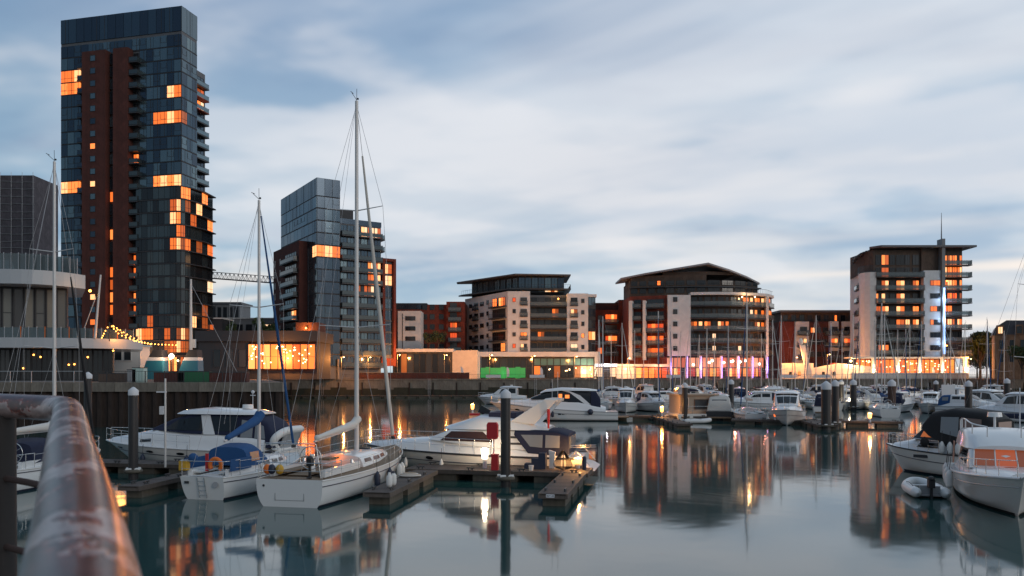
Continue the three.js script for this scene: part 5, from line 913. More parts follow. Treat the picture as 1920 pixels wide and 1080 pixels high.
// rig: mast at x = mx, returns nothing; all parts under t
function rig(t, o) {
  const { mx, y0, top, r = 0.08, boomY = y0 + 1.0, boomL = 4, cover = M.blue, bowX, bowY, sternX, beam, spreaders = 2, furl = M.sail, furlR = 0.07, furlTop = 0.93, boomTilt = 0.06, coverR: cR = 0.24 } = o;
  g().cyl(r * 0.72, r, top - y0, mx, (top + y0) / 2, 0, 12).mesh('mast', M.spar, t);
  const head = g(); head.bar([mx, top, 0], [mx - 0.1, top + 0.55, 0.05], 0.012).bar([mx, top + 0.05, 0], [mx - 0.55, top + 0.2, 0], 0.012).box(0.3, 0.02, 0.02, mx - 0.55, top + 0.22, 0).ball(0.05, mx, top + 0.1, 0.06).mesh('masthead_gear', M.dark, t);
  const bm = g().bar([mx - 0.1, boomY, 0], [mx - boomL, boomY - boomL * boomTilt * -1 * 0.3, 0], 0.055, 0.05, 8).mesh('boom', M.spar, t);
  if (cover) { const pts = Array.from({ length: 9 }, (_, i) => V(mx + 0.12 - (boomL - 0.15) * i / 8, boomY + 0.14 + boomL * boomTilt * 0.3 * i / 8 + (i === 0 ? 0.25 : 0.06 * (8 - i) / 8), 0)); const q = g(); for (let i = 0; i < 8; i++) q.bar(pts[i], pts[i + 1], cR - cR * 0.066 * i, cR - cR * 0.066 * (i + 1), 12); q.ball(0.13, pts[8].x, pts[8].y, 0).mesh('sail_cover', cover, bm); }
  const wr = g(), hs = []; for (let i = 1; i <= spreaders; i++) { const y = lerp(y0, top, i / (spreaders + 1) + (spreaders === 2 ? 0.02 : 0.08)), w = beam * (0.48 - 0.1 * (i - 1)); hs.push([y, w]); for (const s of [1, -1]) g().bar([mx, y, 0], [mx - 0.25, y + 0.12, s * w], 0.03, 0.018).mesh('spreader', M.spar, t); }
  for (const s of [1, -1]) { let p = V(mx - 0.2, y0 - 0.3, s * beam * 0.48); for (const [y, w] of hs) { const n = V(mx - 0.25, y + 0.12, s * w); wr.bar(p, n, 0.009, 0.009, 4); p = n; } wr.bar(p, V(mx, top - 0.2, 0), 0.009, 0.009, 4); wr.bar(V(mx - 0.5, y0 - 0.3, s * beam * 0.46), V(mx, hs[0][0] - 0.1, 0), 0.008, 0.008, 4); wr.bar(V(sternX, y0 - 0.2, s * 0.5), V(lerp(sternX, mx, 0.5), lerp(y0, top, 0.5), 0), 0.008, 0.008, 4); }
  wr.bar(V(lerp(sternX, mx, 0.5), lerp(y0, top, 0.5), 0), V(mx, top, 0), 0.009, 0.009, 4).bar([mx - boomL, boomY + 0.1, 0], [mx, top, 0], 0.007, 0.007, 4); wr.mesh('standing_rigging', M.wire, t);
  const a = V(bowX, bowY, 0), b = V(mx, top - 0.1, 0), c = a.clone().lerp(b, furlTop); const st = g().bar(a, b, 0.012).mesh('forestay', M.wire, t); g().bar(a.clone().lerp(b, 0.03), a.clone().lerp(b, 0.5), furlR, furlR * 1.05, 10).bar(a.clone().lerp(b, 0.5), c, furlR * 1.05, furlR * 0.45, 10).mesh('furled_sail', furl, st); g().cyl(0.12, 0.12, 0.14, lerp(a.x, b.x, 0.02), lerp(a.y, b.y, 0.02), 0, 10).mesh('furling_drum', M.dark, st);
}
function sailYacht(name, label, o, pos, turn, group) {
  const { L, B } = o, t = thing(name, label, 'sailing boat', pos, turn, group), h = hullForm({ L, B, hs: o.hs ?? 1.05, hb: o.hb ?? 1.35, tf: o.tf ?? 0.72, full: 0.45, rake: 1.1, draft: 0.55, round: true, sag: 0.06, sr: o.sr ?? 0.25, p: 2.1 });
  buildHull(t, h, o.hull ?? M.gel, o.deck ?? M.deck, { stripe: o.stripeV ?? 0.1, bootMat: o.bootMat ?? M.stripe, stripeMat: o.stripeMat, rub: 0.025, rubMat: o.rubMat ?? M.gelWarm });
  const s = h.sheer(0.5), w = B * 0.34, st = [[-L * 0.12, s - 0.05, s + 0.42, w, w * 0.84], [L * 0.05, s - 0.05, s + 0.46, w * 0.98, w * 0.8], [L * 0.22, s - 0.05, s + 0.36, w * 0.72, w * 0.55], [L * 0.32, s + 0.02, s + 0.08, w * 0.42, w * 0.3]];
  const cr = loft('coachroof', t, M.gel, st, 0.1);
  for (let i = 0; i < 3; i++) sidePane('cabin_window', cr, o.winMat ?? M.tint, st, [[-L * 0.09 + i * L * 0.095, s + 0.14], [-L * 0.02 + i * L * 0.095, s + 0.14], [-L * 0.025 + i * L * 0.095, s + 0.3], [-L * 0.085 + i * L * 0.095, s + 0.3]]);
  g().box(0.5, 0.05, 0.5, L * 0.15, s + 0.5, 0).mesh('hatch', M.tint, cr); g().box(0.8, 0.07, 0.7, -L * 0.09, s + 0.5, 0).mesh('companion_hatch', M.gelWarm, cr);
  // cockpit: coamings, seats, wheel or tiller
  for (const k of [1, -1]) { g().box(L * 0.3, 0.3, 0.16, -L * 0.29, s + 0.1, k * B * 0.3, 0.0).mesh('coaming', M.gel, t); g().box(L * 0.27, 0.06, B * 0.13, -L * 0.29, s + 0.1, k * B * 0.21).mesh('cockpit_seat', o.teak ? M.teak : M.deck, t); g().cyl(0.07, 0.09, 0.16, -L * 0.2, s + 0.34, k * B * 0.3, 10).mesh('winch', M.steel, t); }
  g().box(L * 0.28, 0.03, B * 0.26, -L * 0.29, s - 0.0, 0).mesh('cockpit_sole', o.teak ? M.teak : M.deck, t);
  if (o.wheel) { const wx = -L * 0.33; g().cyl(0.1, 0.16, 0.8, wx, s + 0.35, 0, 10).mesh('binnacle', M.gel, t); const wl = g(); wl.add(new THREE.TorusGeometry(0.48, 0.02, 6, 28).rotateY(Math.PI / 2).translate(wx - 0.14, s + 0.6, 0)); for (let i = 0; i < 3; i++) wl.bar([wx - 0.14, s + 0.6 + 0.48 * Math.cos(i * 1.047), 0.48 * Math.sin(i * 1.047)], [wx - 0.14, s + 0.6 - 0.48 * Math.cos(i * 1.047), -0.48 * Math.sin(i * 1.047)], 0.012); wl.mesh('steering_wheel', M.steel, t); } else g().bar([-L * 0.44, s + 0.2, 0], [-L * 0.3, s + 0.4, 0], 0.025).mesh('tiller', M.teak, t);
  const edge = (a, b, n, sd) => Array.from({ length: n }, (_, i) => { const p = h.P(lerp(a, b, i / (n - 1)), 0, sd); p.z *= 0.95; return p; });
  for (const k of [1, -1]) railRun(t, 'lifeline', edge(0.13, 0.86, 7, k), 0.6, 0.01, 1, 0.5);
  railRun(t, 'pulpit', [...edge(0.86, 0.985, 3, 1), ...edge(0.985, 0.86, 3, -1)], 0.62, 0.016, 2, 0.5); const pp = [...edge(0.13, 0.01, 3, 1), ...edge(0.01, 0.13, 3, -1)]; railRun(t, 'pushpit', pp, 0.65, 0.016, 1, 0.5);
  rig(t, { mx: o.mx ?? L * 0.06, y0: s + 0.44, top: o.top, boomL: o.boomL ?? L * 0.36, bowX: L / 2 - 0.25, bowY: h.sheer(0.97) + 0.1, sternX: -L / 2 + 0.1, beam: B, r: o.mr ?? 0.09, cover: o.cover, furl: o.furl, furlR: o.furlR, furlTop: o.furlTop, spreaders: o.spreaders, boomY: s + (o.boomH ?? 1.35), boomTilt: o.boomTilt, coverR: o.coverR });
  return { t, h, s, st };
}
// ---------------------------------------------------------------- the near boats
const ring = (n, f) => Array.from({ length: n }, (_, i) => f(i / (n - 1)));
function outboard(t, x, y, z, s = 1, name = 'outboard_motor') { const m = g().box(0.34 * s, 0.4 * s, 0.28 * s, x, y + 0.2 * s, z).ball(0.2 * s, x - 0.02, y + 0.42 * s, z, 1, 0.7, 0.8).mesh(name, M.rubber, t); g().box(0.14 * s, 0.8 * s, 0.1 * s, x - 0.04 * s, y - 0.35 * s, z).box(0.34 * s, 0.04, 0.16 * s, x - 0.08, y - 0.6 * s, z).mesh('drive_leg', M.rubber, m); g().bar([x + 0.12 * s, y + 0.25 * s, z], [x + 0.6 * s, y + 0.36 * s, z], 0.025).mesh('tiller_arm', M.rubber, m); }
{ // large white yacht, stern to us
  const Y = sailYacht('sailing_yacht', 'large white sailing yacht with teak deck, grey mast and white boom cover', { L: 12, B: 3.75, hs: 1.12, hb: 1.5, tf: 0.76, top: 18.4, mx: 0.75, boomL: 4.5, boomH: 1.6, boomTilt: -0.25, cover: M.sail, coverR: 0.2, deck: M.teak, teak: true, wheel: true, stripeV: 0.16, mr: 0.11, furl: M.sail, furlR: 0.1, furlTop: 0.86, winMat: phy([0.12, 0.06, 0.04], { roughness: 0.1 }), sr: 0.15 }, [-7.6, 0, -37.6], heading(0.21, -0.978));
  const { t, h, s } = Y, L = 12;
  const q = g(); for (const z of [-0.62, 0.62]) q.box(0.02, 0.72, 0.025, -L / 2 + 0.06, 0.62, z); q.box(0.02, 0.025, 1.26, -L / 2 + 0.08, 0.27, 0).mesh('transom_door', M.hullGrey, t);
  g().cyl(0.05, 0.05, 0.04, -L / 2 + 0.03, 0.85, -1.1, 12, 0, 1.57).mesh('exhaust_port', M.dark, t);
  outboard(t, -L / 2 + 0.35, s + 0.45, 0.75, 0.75);
  g().box(0.5, 0.32, 0.06, -L * 0.12, s + 0.32, 0.1).mesh('companionway_glow', lit([1, 0.2, 0.05], 1.6), t); pointLight(t, [1, 0.25, 0.06], 0.5, -L * 0.155, s + 0.55, 0.1, 3);
  g().box(1.0, 0.09, 0.5, -L * 0.2, s + 0.42, 0.05).mesh('cockpit_table', M.teak, t);
  for (const [x, m] of [[-1.6, M.fenderNavy], [-0.1, M.fenderNavy], [1.6, M.fender], [2.3, M.fender]]) { const tt = (x + L / 2) / L; fender(t, x, 0.55, h.half(tt) + 0.13, m, 0.14, 0.75); }
  for (const [z, m] of [[-1.15, M.orange], [-0.95, M.fenderNavy], [-0.6, M.yellow]]) g().ball(0.17, -L / 2 + 0.4, s + 0.28, z, 0.8, 1.2, 1).mesh('lashed_bag', m, t);
  g().path([V(-L / 2 + 0.15, s, -1.3), V(-L / 2 + 0.15, s + 1.35, -1.1), V(-L / 2 + 0.15, s + 1.35, 1.1), V(-L / 2 + 0.15, s, 1.3)], 0.02).mesh('stern_arch', M.steel, t);
}
{ // small sailing boat with blue canvas
  const L = 8.6, Y = sailYacht('sailing_boat', 'small white sailing boat with bright blue boom cover and sprayhood', { L, B: 2.9, hs: 1.0, hb: 1.25, tf: 0.68, top: 13.6, mx: 0.45, boomL: 3.0, boomH: 2.0, boomTilt: -0.75, cover: M.blue, stripeV: 0.14, mr: 0.085, furl: M.blue, furlR: 0.065, furlTop: 0.95, spreaders: 1, sr: 0.45 }, [-12.15, 0, -37.7], heading(0.2, -0.98));
  const { t, s, st } = Y;
  const sh = [[-L * 0.27, s + 0.25, s + 1.0, 1.0, 0.86], [-L * 0.16, s + 0.2, s + 1.12, 1.0, 0.84], [-L * 0.08, s + 0.3, s + 0.85, 0.95, 0.76], [-L * 0.02, s + 0.36, s + 0.46, 0.8, 0.66]];
  const sp = loft('sprayhood', t, M.blue, sh, 0.2); sidePane('clear_window', sp, phy([0.5, 0.26, 0.14], { roughness: 0.15 }), sh, [[-L * 0.23, s + 0.42], [-L * 0.14, s + 0.42], [-L * 0.14, s + 0.82], [-L * 0.23, s + 0.82]]);
  for (const k of [1, -1]) g().box(1.7, 0.5, 0.03, -L * 0.35, s + 0.42, k * 1.08).mesh('dodger', M.blue, t);
  const hb = g(); hb.add(new THREE.TorusGeometry(0.26, 0.09, 8, 20, 4.6).rotateZ(-0.7).rotateY(Math.PI / 2).translate(-L / 2 + 0.35, s + 0.45, 0.45)).mesh('horseshoe_buoy', M.orange, t);
  g().box(0.06, 0.75, 0.12, -L / 2 + 0.42, s + 0.55, 0.0).mesh('danbuoy', M.red, t); g().box(0.3, 0.4, 0.34, -L / 2 + 0.4, s + 0.4, -1.05).mesh('liferaft_bag', M.yellow, t); g().ball(0.2, -L / 2 + 0.5, s + 0.72, -0.7).mesh('covered_outboard', M.blue, t);
  const ld = g(); for (const z of [-0.16, 0.16]) ld.bar([-L / 2 - 0.05, 0.98, z], [-L / 2 + 0.16, 0.1, z], 0.018); for (let i = 0; i < 4; i++) ld.bar([-L / 2 - 0.01 + i * 0.048, 0.82 - i * 0.2, -0.16], [-L / 2 - 0.01 + i * 0.048, 0.82 - i * 0.2, 0.16], 0.015); ld.mesh('boarding_ladder', M.steel, t);
  g().cyl(0.13, 0.13, 0.03, -L / 2 + 0.05, 0.68, 0.62, 16, 0, 1.35).mesh('stern_vent', M.hullGrey, t); g().box(0.03, 0.1, 0.2, -L / 2 + 0.03, 0.75, -0.7).mesh('stern_vent', M.dark, t);
}
{ // yacht behind the rusty rail
  const Y = sailYacht('sailing_boat', 'white sailing boat with navy canopy behind the rusty handrail', { L: 8.6, B: 2.9, hs: 1.05, hb: 1.3, top: 16, mx: 0.3, boomL: 4, boomH: 1.45, boomTilt: 0, cover: M.sail, furl: M.black, furlR: 0.07, furlTop: 0.62, wheel: true }, [-23.0, 0, -39.9], heading(0.02, -1));
  const { t, s } = Y, sh = [[-2.9, s + 0.1, s + 1.0, 0.95, 0.8], [-1.4, s + 0.2, s + 1.15, 1.0, 0.85], [-0.6, s + 0.3, s + 0.7, 0.9, 0.7]]; loft('sprayhood', t, M.navy, sh, 0.2); for (const [x, z] of [[-2.5, 1.5], [0.8, 1.55]]) fender(t, x, 0.55, z, M.fender, 0.2, 0.5);
}
function cruiserRails(t, h, a, b, ht, n = 9) { for (const k of [1, -1]) railRun(t, 'guard_rail', ring(n, (u) => { const p = h.P(lerp(a, b, u), 0, k); p.z *= 0.93; return p; }), ht, 0.015, 1, 0.5); }
{ // hardtop cruiser, bow to the left
  const t = thing('motor_cruiser', 'white hardtop motor cruiser with navy canopy and long bow rail', 'motor boat', [-18.55, 0, -47.2], heading(-0.985, -0.17)), L = 12;
  const h = hullForm({ L, B: 3.9, hs: 1.0, hb: 1.42, tf: 0.9, rake: 1.5, p: 2.5 }); buildHull(t, h, M.gelWarm, M.gel, { stripe: 0.3, rubMat: M.gel, rub: 0.05 });
  const dk = [[-5.0, 0.9, 1.75, 1.72, 1.5], [-2, 0.95, 2.0, 1.75, 1.45], [1.9, 1.05, 2.15, 1.6, 1.2], [4, 1.2, 1.75, 1.1, 0.75], [5.5, 1.35, 1.5, 0.4, 0.2]]; const dm = loft('deckhouse', t, M.gel, dk, 0.25);
  const hs = [[-3.3, 1.85, 3.02, 1.46, 1.16], [-0.2, 1.95, 3.06, 1.44, 1.14], [0.9, 2.05, 2.75, 1.34, 1.05], [2.3, 2.1, 2.2, 1.05, 0.85]]; const hm = loft('windscreen_frame', t, M.navy, hs, 0.12);
  sidePane('side_window', hm, M.tint, hs, [[-1.2, 2.1], [1.4, 2.16], [0.5, 2.72], [-0.9, 2.92]]); sidePane('side_window', hm, M.tint, hs, [[-3.2, 2.1], [-1.9, 2.1], [-1.55, 2.92], [-3.2, 2.92]]); sidePane('roof_pillar', hm, M.gel, hs, [[-1.95, 1.9], [-1.25, 1.9], [-0.95, 3.0], [-1.5, 3.0]], 0.03); topPane('windscreen', hm, M.tint, hs, 0.1, 2.0, 0.9, 3);
  const ht = [[-4.5, 3.03, 3.12, 0.95, 0.8], [-3.7, 3.03, 3.24, 1.3, 1.15], [-1, 3.05, 3.36, 1.36, 1.15], [0.3, 3.04, 3.24, 1.2, 1.0], [0.75, 3.04, 3.1, 0.9, 0.75]]; loft('hardtop', t, M.gel, ht, 0.1, 0.05);
  g().cyl(0.3, 0.32, 0.24, -3.2, 3.45, 0, 16).mesh('radar_dome', M.gel, t); const ar = g(); ar.cyl(0.02, 0.02, 0.9, -3.4, 3.9, 0.2, 6).ball(0.1, -3.4, 4.3, 0.2).box(0.3, 0.05, 0.05, -3.4, 4.1, 0.2).mesh('aerial', M.cap, t);
  const cv = [[-5.6, 1.2, 1.7, 1.5, 1.3], [-5.0, 1.2, 2.6, 1.55, 1.25], [-4.2, 1.3, 2.98, 1.5, 1.2], [-3.32, 1.6, 3.02, 1.48, 1.18]]; const cm = loft('canopy', t, M.navy, cv, 0.2); sidePane('clear_window', cm, M.clearPvc, cv, [[-5.0, 1.7], [-4.35, 1.7], [-4.35, 2.6], [-4.85, 2.4]]); sidePane('clear_window', cm, M.clearPvc, cv, [[-4.2, 1.75], [-3.5, 1.75], [-3.5, 2.75], [-4.2, 2.65]]);
  for (const tt of [0.9, 0.68, 0.5]) porthole(t, h, tt, 0.2, 0.5, 0.16); sidePane('side_vent', dm, M.tint, dk, [[2.1, 1.45], [2.9, 1.4], [2.9, 1.55], [2.1, 1.62]]);
  cruiserRails(t, h, 0.45, 0.985, 0.72, 9); g().box(1.0, 0.12, 3.2, -6.3, 0.4, 0).mesh('bathing_platform', M.teak, t);
  for (const x of [2.3, -0.6]) fender(t, x, 0.45, -(h.half((x + 6) / 12) + 0.15), M.fenderNavy, 0.15, 0.55);
}
function dinghy(name, label, pos, turn, motor = true, group) { // inflatable: U tube, floor, transom
  const t = thing(name, label, 'dinghy', pos, turn, group);
  g().tube([V(-1.3, 0.28, 0.58), V(-0.4, 0.28, 0.6), V(0.6, 0.3, 0.55), V(1.2, 0.38, 0.3), V(1.38, 0.42, 0), V(1.2, 0.38, -0.3), V(0.6, 0.3, -0.55), V(-0.4, 0.28, -0.6), V(-1.3, 0.28, -0.58)], 0.22, 60, 14).lathe([[0.22, 0], [0.16, 0.2], [0.03, 0.34]], 0, 0, 0, 14).mesh('tube', M.fender, t);
  t.children[0].geometry = g().tube([V(-1.3, 0.28, 0.58), V(-0.4, 0.28, 0.6), V(0.6, 0.3, 0.55), V(1.2, 0.38, 0.3), V(1.38, 0.42, 0), V(1.2, 0.38, -0.3), V(0.6, 0.3, -0.55), V(-0.4, 0.28, -0.6), V(-1.3, 0.28, -0.58)], 0.22, 60, 14).add(new THREE.LatheGeometry([[0.22, 0], [0.17, 0.2], [0.02, 0.34]].map((p) => new THREE.Vector2(...p)), 14).rotateZ(Math.PI / 2).translate(-1.3, 0.28, 0.58)).add(new THREE.LatheGeometry([[0.22, 0], [0.17, 0.2], [0.02, 0.34]].map((p) => new THREE.Vector2(...p)), 14).rotateZ(Math.PI / 2).translate(-1.3, 0.28, -0.58)).geo();
  g().box(2.2, 0.06, 0.9, -0.2, 0.16, 0).mesh('floor', M.hullGrey, t); g().box(0.06, 0.42, 0.8, -1.15, 0.34, 0).mesh('transom', M.hullGrey, t); g().box(0.24, 0.05, 1.0, 0.1, 0.42, 0).mesh('thwart', M.deck, t);
  for (const s of [1, -1]) g().tube([V(-0.9, 0.5, s * 0.6), V(-0.3, 0.58, s * 0.63), V(0.4, 0.52, s * 0.6)], 0.015, 12, 5).mesh('grab_line', M.dark, t);
  if (motor) outboard(t, -1.35, 0.5, 0, 0.9);
  return t;
}
dinghy('inflatable_dinghy', 'grey inflatable dinghy with black outboard before the two right hand cruisers', [18.2, -0.04, -35.4], heading(0.25, -0.97));
{ const d = dinghy('inflatable_dinghy', 'pale inflatable tender tipped on edge on the hardtop cruiser stern', [-12.75, 1.45, -46.2], heading(-0.17, 0.985), false); d.rotation.set(0, heading(-0.17, 0.985), 0); d.rotateX(1.2); }
{ // flybridge yacht beside the walkway, bow to the left
  const t = thing('motor_yacht', 'white flybridge motor yacht with raked radar arch and navy aft canopy', 'motor boat', [-2.25, 0, -44.1], heading(-0.98, -0.2)), L = 12.6;
  const h = hullForm({ L, B: 4.0, hs: 1.0, hb: 1.42, tf: 0.92, rake: 1.4, p: 2.5 }); buildHull(t, h, M.gelWarm, M.gel, { stripe: 0.32, rub: 0.05, rubMat: M.dark });
  const dk = [[-5.4, 0.9, 1.35, 1.8, 1.7], [-3, 0.92, 1.4, 1.85, 1.7], [-1.0, 0.95, 1.75, 1.8, 1.5], [1.9, 1.05, 1.86, 1.62, 1.25], [4.2, 1.25, 1.66, 1.05, 0.75], [5.8, 1.38, 1.5, 0.4, 0.2]]; loft('deckhouse', t, M.gel, dk, 0.22);
  const hs = [[-3.4, 1.35, 2.36, 1.66, 1.45], [-1, 1.5, 2.36, 1.64, 1.42], [0.9, 1.7, 2.34, 1.55, 1.3], [1.95, 1.8, 1.92, 1.3, 1.1]]; const hm = loft('saloon', t, M.gel, hs, 0.1);
  sidePane('saloon_window', hm, phy([0.05, 0.025, 0.02], { roughness: 0.06 }), hs, [[-1.7, 1.72], [1.35, 1.78], [0.75, 2.27], [-1.0, 2.27]]); sidePane('vent_slot', hm, M.dark, hs, [[-2.9, 1.95], [-2.0, 1.95], [-2.0, 2.06], [-2.9, 2.06]]); sidePane('vent_slot', hm, M.dark, hs, [[-3.3, 1.62], [-2.0, 1.62], [-2.0, 1.73], [-3.3, 1.73]]); topPane('windscreen', hm, M.tint, hs, 0.98, 1.85, 0.92, 3);
  const fb = [[-4.5, 2.38, 2.5, 1.2, 1.0], [-3.4, 2.38, 2.8, 1.5, 1.3], [-2.4, 2.38, 3.0, 1.55, 1.3], [-0.8, 2.38, 3.1, 1.5, 1.15], [0.3, 2.37, 2.75, 1.3, 1.0], [1.25, 2.36, 2.46, 0.95, 0.75]]; const fm = loft('flybridge', t, M.gel, fb, 0.15);
  g().box(0.6, 0.42, 0.05, -0.75, 3.3, 0, 0, 0.5).mesh('fly_windscreen', M.tint, fm); g().box(1.5, 0.3, 2.2, -2.0, 3.12, 0).mesh('fly_seat', M.navy, fm); g().box(0.5, 0.12, 0.4, -0.3, 3.14, -0.4).mesh('tender_cover', M.red, fm);
  const leg = (s) => g().prism([[-2.55, 2.85], [-3.75, 2.7], [-4.95, 3.98], [-4.35, 4.0]], 0.16, new THREE.Matrix4().makeTranslation(0, 0, s * 1.3 - 0.08), 0.03); const arch = leg(1).mesh('radar_arch', M.gel, t); leg(-1).mesh('radar_arch', M.gel, t); g().prism([[-4.35, 3.9], [-4.95, 3.88], [-4.97, 4.0], [-4.36, 4.02]], 2.5, new THREE.Matrix4().makeTranslation(0, 0, -1.25), 0.02).mesh('arch_beam', M.gel, arch);
  g().cyl(0.012, 0.012, 1.5, -4.7, 4.7, 0.8, 5).cyl(0.012, 0.012, 1.1, -4.6, 4.5, -0.6, 5).mesh('aerial', M.cap, arch); g().cyl(0.09, 0.05, 1.0, -4.55, 3.0, -1.55, 8).mesh('furled_ensign', M.red, t);
  const cv = [[-5.6, 1.15, 2.15, 1.72, 1.5], [-5.0, 1.1, 2.34, 1.78, 1.5], [-3.5, 1.2, 2.42, 1.76, 1.5], [-2.75, 2.15, 2.4, 1.72, 1.5]]; const cm = loft('aft_canopy', t, M.navy, cv, 0.12);
  sidePane('clear_window', cm, M.clearPvc, cv, [[-4.25, 1.5], [-3.6, 1.55], [-3.1, 2.15], [-4.25, 2.15]]); sidePane('clear_window', cm, M.clearPvc, cv, [[-5.15, 1.5], [-4.4, 1.5], [-4.4, 2.15], [-5.15, 2.12]]); g().box(0.03, 0.62, 2.4, -5.63, 1.75, 0).mesh('clear_window', M.clearPvc, cm);
  g().prism([[-5.6, 1.0], [-5.6, 0.35], [-6.9, 0.35], [-6.6, 0.5], [-6.1, 0.62]], 3.2, new THREE.Matrix4().makeTranslation(0, 0, -1.6), 0.04).mesh('bathing_platform', M.gel, t); for (const s of [1, -1]) g().path([V(-5.7, 1.0, s * 1.5), V(-6.0, 1.35, s * 1.5), V(-6.7, 0.6, s * 1.5)], 0.02).mesh('stern_rail', M.steel, t); g().bar([-5.7, 1.6, -1.2], [-7.0, 1.65, -1.2], 0.02).bar([-5.7, 1.5, -1.2], [-7.0, 1.55, -1.2], 0.02).mesh('passerelle', M.steel, t);
  for (const tt of [0.82, 0.66]) porthole(t, h, tt, 0.22, 0.42, 0.22); cruiserRails(t, h, 0.38, 0.985, 0.78, 10); for (const x of [3.2, 1.1]) fender(t, x, 0.55, -(h.half((x + 6.3) / 12.6) + 0.12), M.fender, 0.11, 0.5);
}
{ // sports yacht beyond it
  const t = thing('sports_yacht', 'long white sports yacht with square hull windows and hardtop', 'motor boat', [4.9, 0, -95.5], heading(-0.995, -0.08)), L = 15.2;
  const h = hullForm({ L, B: 4.4, hs: 1.1, hb: 2.2, tf: 0.92, rake: 1.5, p: 2.4 }); buildHull(t, h, M.gel, M.gel, { stripe: 0.25, rub: 0.04 });
  const dk = [[-6.2, 1.0, 1.6, 2.0, 1.8], [-3, 1.2, 2.3, 2.0, 1.6], [1, 1.5, 2.6, 1.85, 1.4], [4.6, 1.9, 2.3, 1.1, 0.75], [6.6, 2.1, 2.2, 0.4, 0.2]]; loft('deckhouse', t, M.gel, dk, 0.3);
  const hs = [[-4.4, 1.9, 3.5, 1.6, 1.3], [-0.8, 2.3, 3.6, 1.55, 1.25], [0.8, 2.5, 3.35, 1.45, 1.1], [2.6, 2.55, 2.66, 1.1, 0.8]]; const hm = loft('cabin', t, M.tint, hs, 0.15); g().box(0.4, 0.5, 0.1, -0.9, 2.9, -1.47).mesh('lit_cabin_light', M.lit[1], hm); g().box(0.5, 0.4, 0.1, -1.7, 2.85, -1.5).mesh('lit_cabin_light', M.lit[1], hm);
  loft('hardtop', t, M.gel, [[-5.2, 3.5, 3.62, 1.1, 0.9], [-4, 3.52, 3.76, 1.5, 1.3], [-1, 3.55, 3.86, 1.45, 1.2], [0.9, 3.4, 3.62, 1.2, 0.95], [1.5, 3.2, 3.28, 0.9, 0.7]], 0.1, 0.06); sidePane('roof_pillar', hm, M.gel, hs, [[-4.4, 1.95], [-3.8, 1.95], [-2.0, 3.3], [-1.0, 3.55], [-1.8, 3.55], [-3.2, 3.0]], 0.03);
  const cv = [[-5.6, 1.5, 2.6, 1.75, 1.45], [-5.1, 1.5, 3.4, 1.75, 1.4], [-4.45, 1.7, 3.5, 1.7, 1.35]]; loft('aft_canopy', t, M.navy, cv, 0.2); g().box(1.6, 0.14, 3.6, -8.1, 0.45, 0).mesh('bathing_platform', M.teak, t);
  for (let i = 0; i < 3; i++) sidePane('hull_window', t, M.tint, [[-7, 0.5, 1.45, 2.03, 2.12], [7, 0.5, 1.45, 2.03, 2.12]], [[-1.0 - i * 0.42, 0.72], [-0.64 - i * 0.42, 0.72], [-0.64 - i * 0.42, 1.3], [-1.0 - i * 0.42, 1.3]], 0.03);
  for (const tt of [0.8, 0.7]) porthole(t, h, tt, 0.22, 0.6, 0.26); cruiserRails(t, h, 0.55, 0.985, 0.75, 8); g().ball(0.34, -4.4, 1.1, -2.35).mesh('round_fender', M.fenderNavy, t); fender(t, 0, 0.8, -2.35, M.fenderNavy, 0.18, 0.7);
}
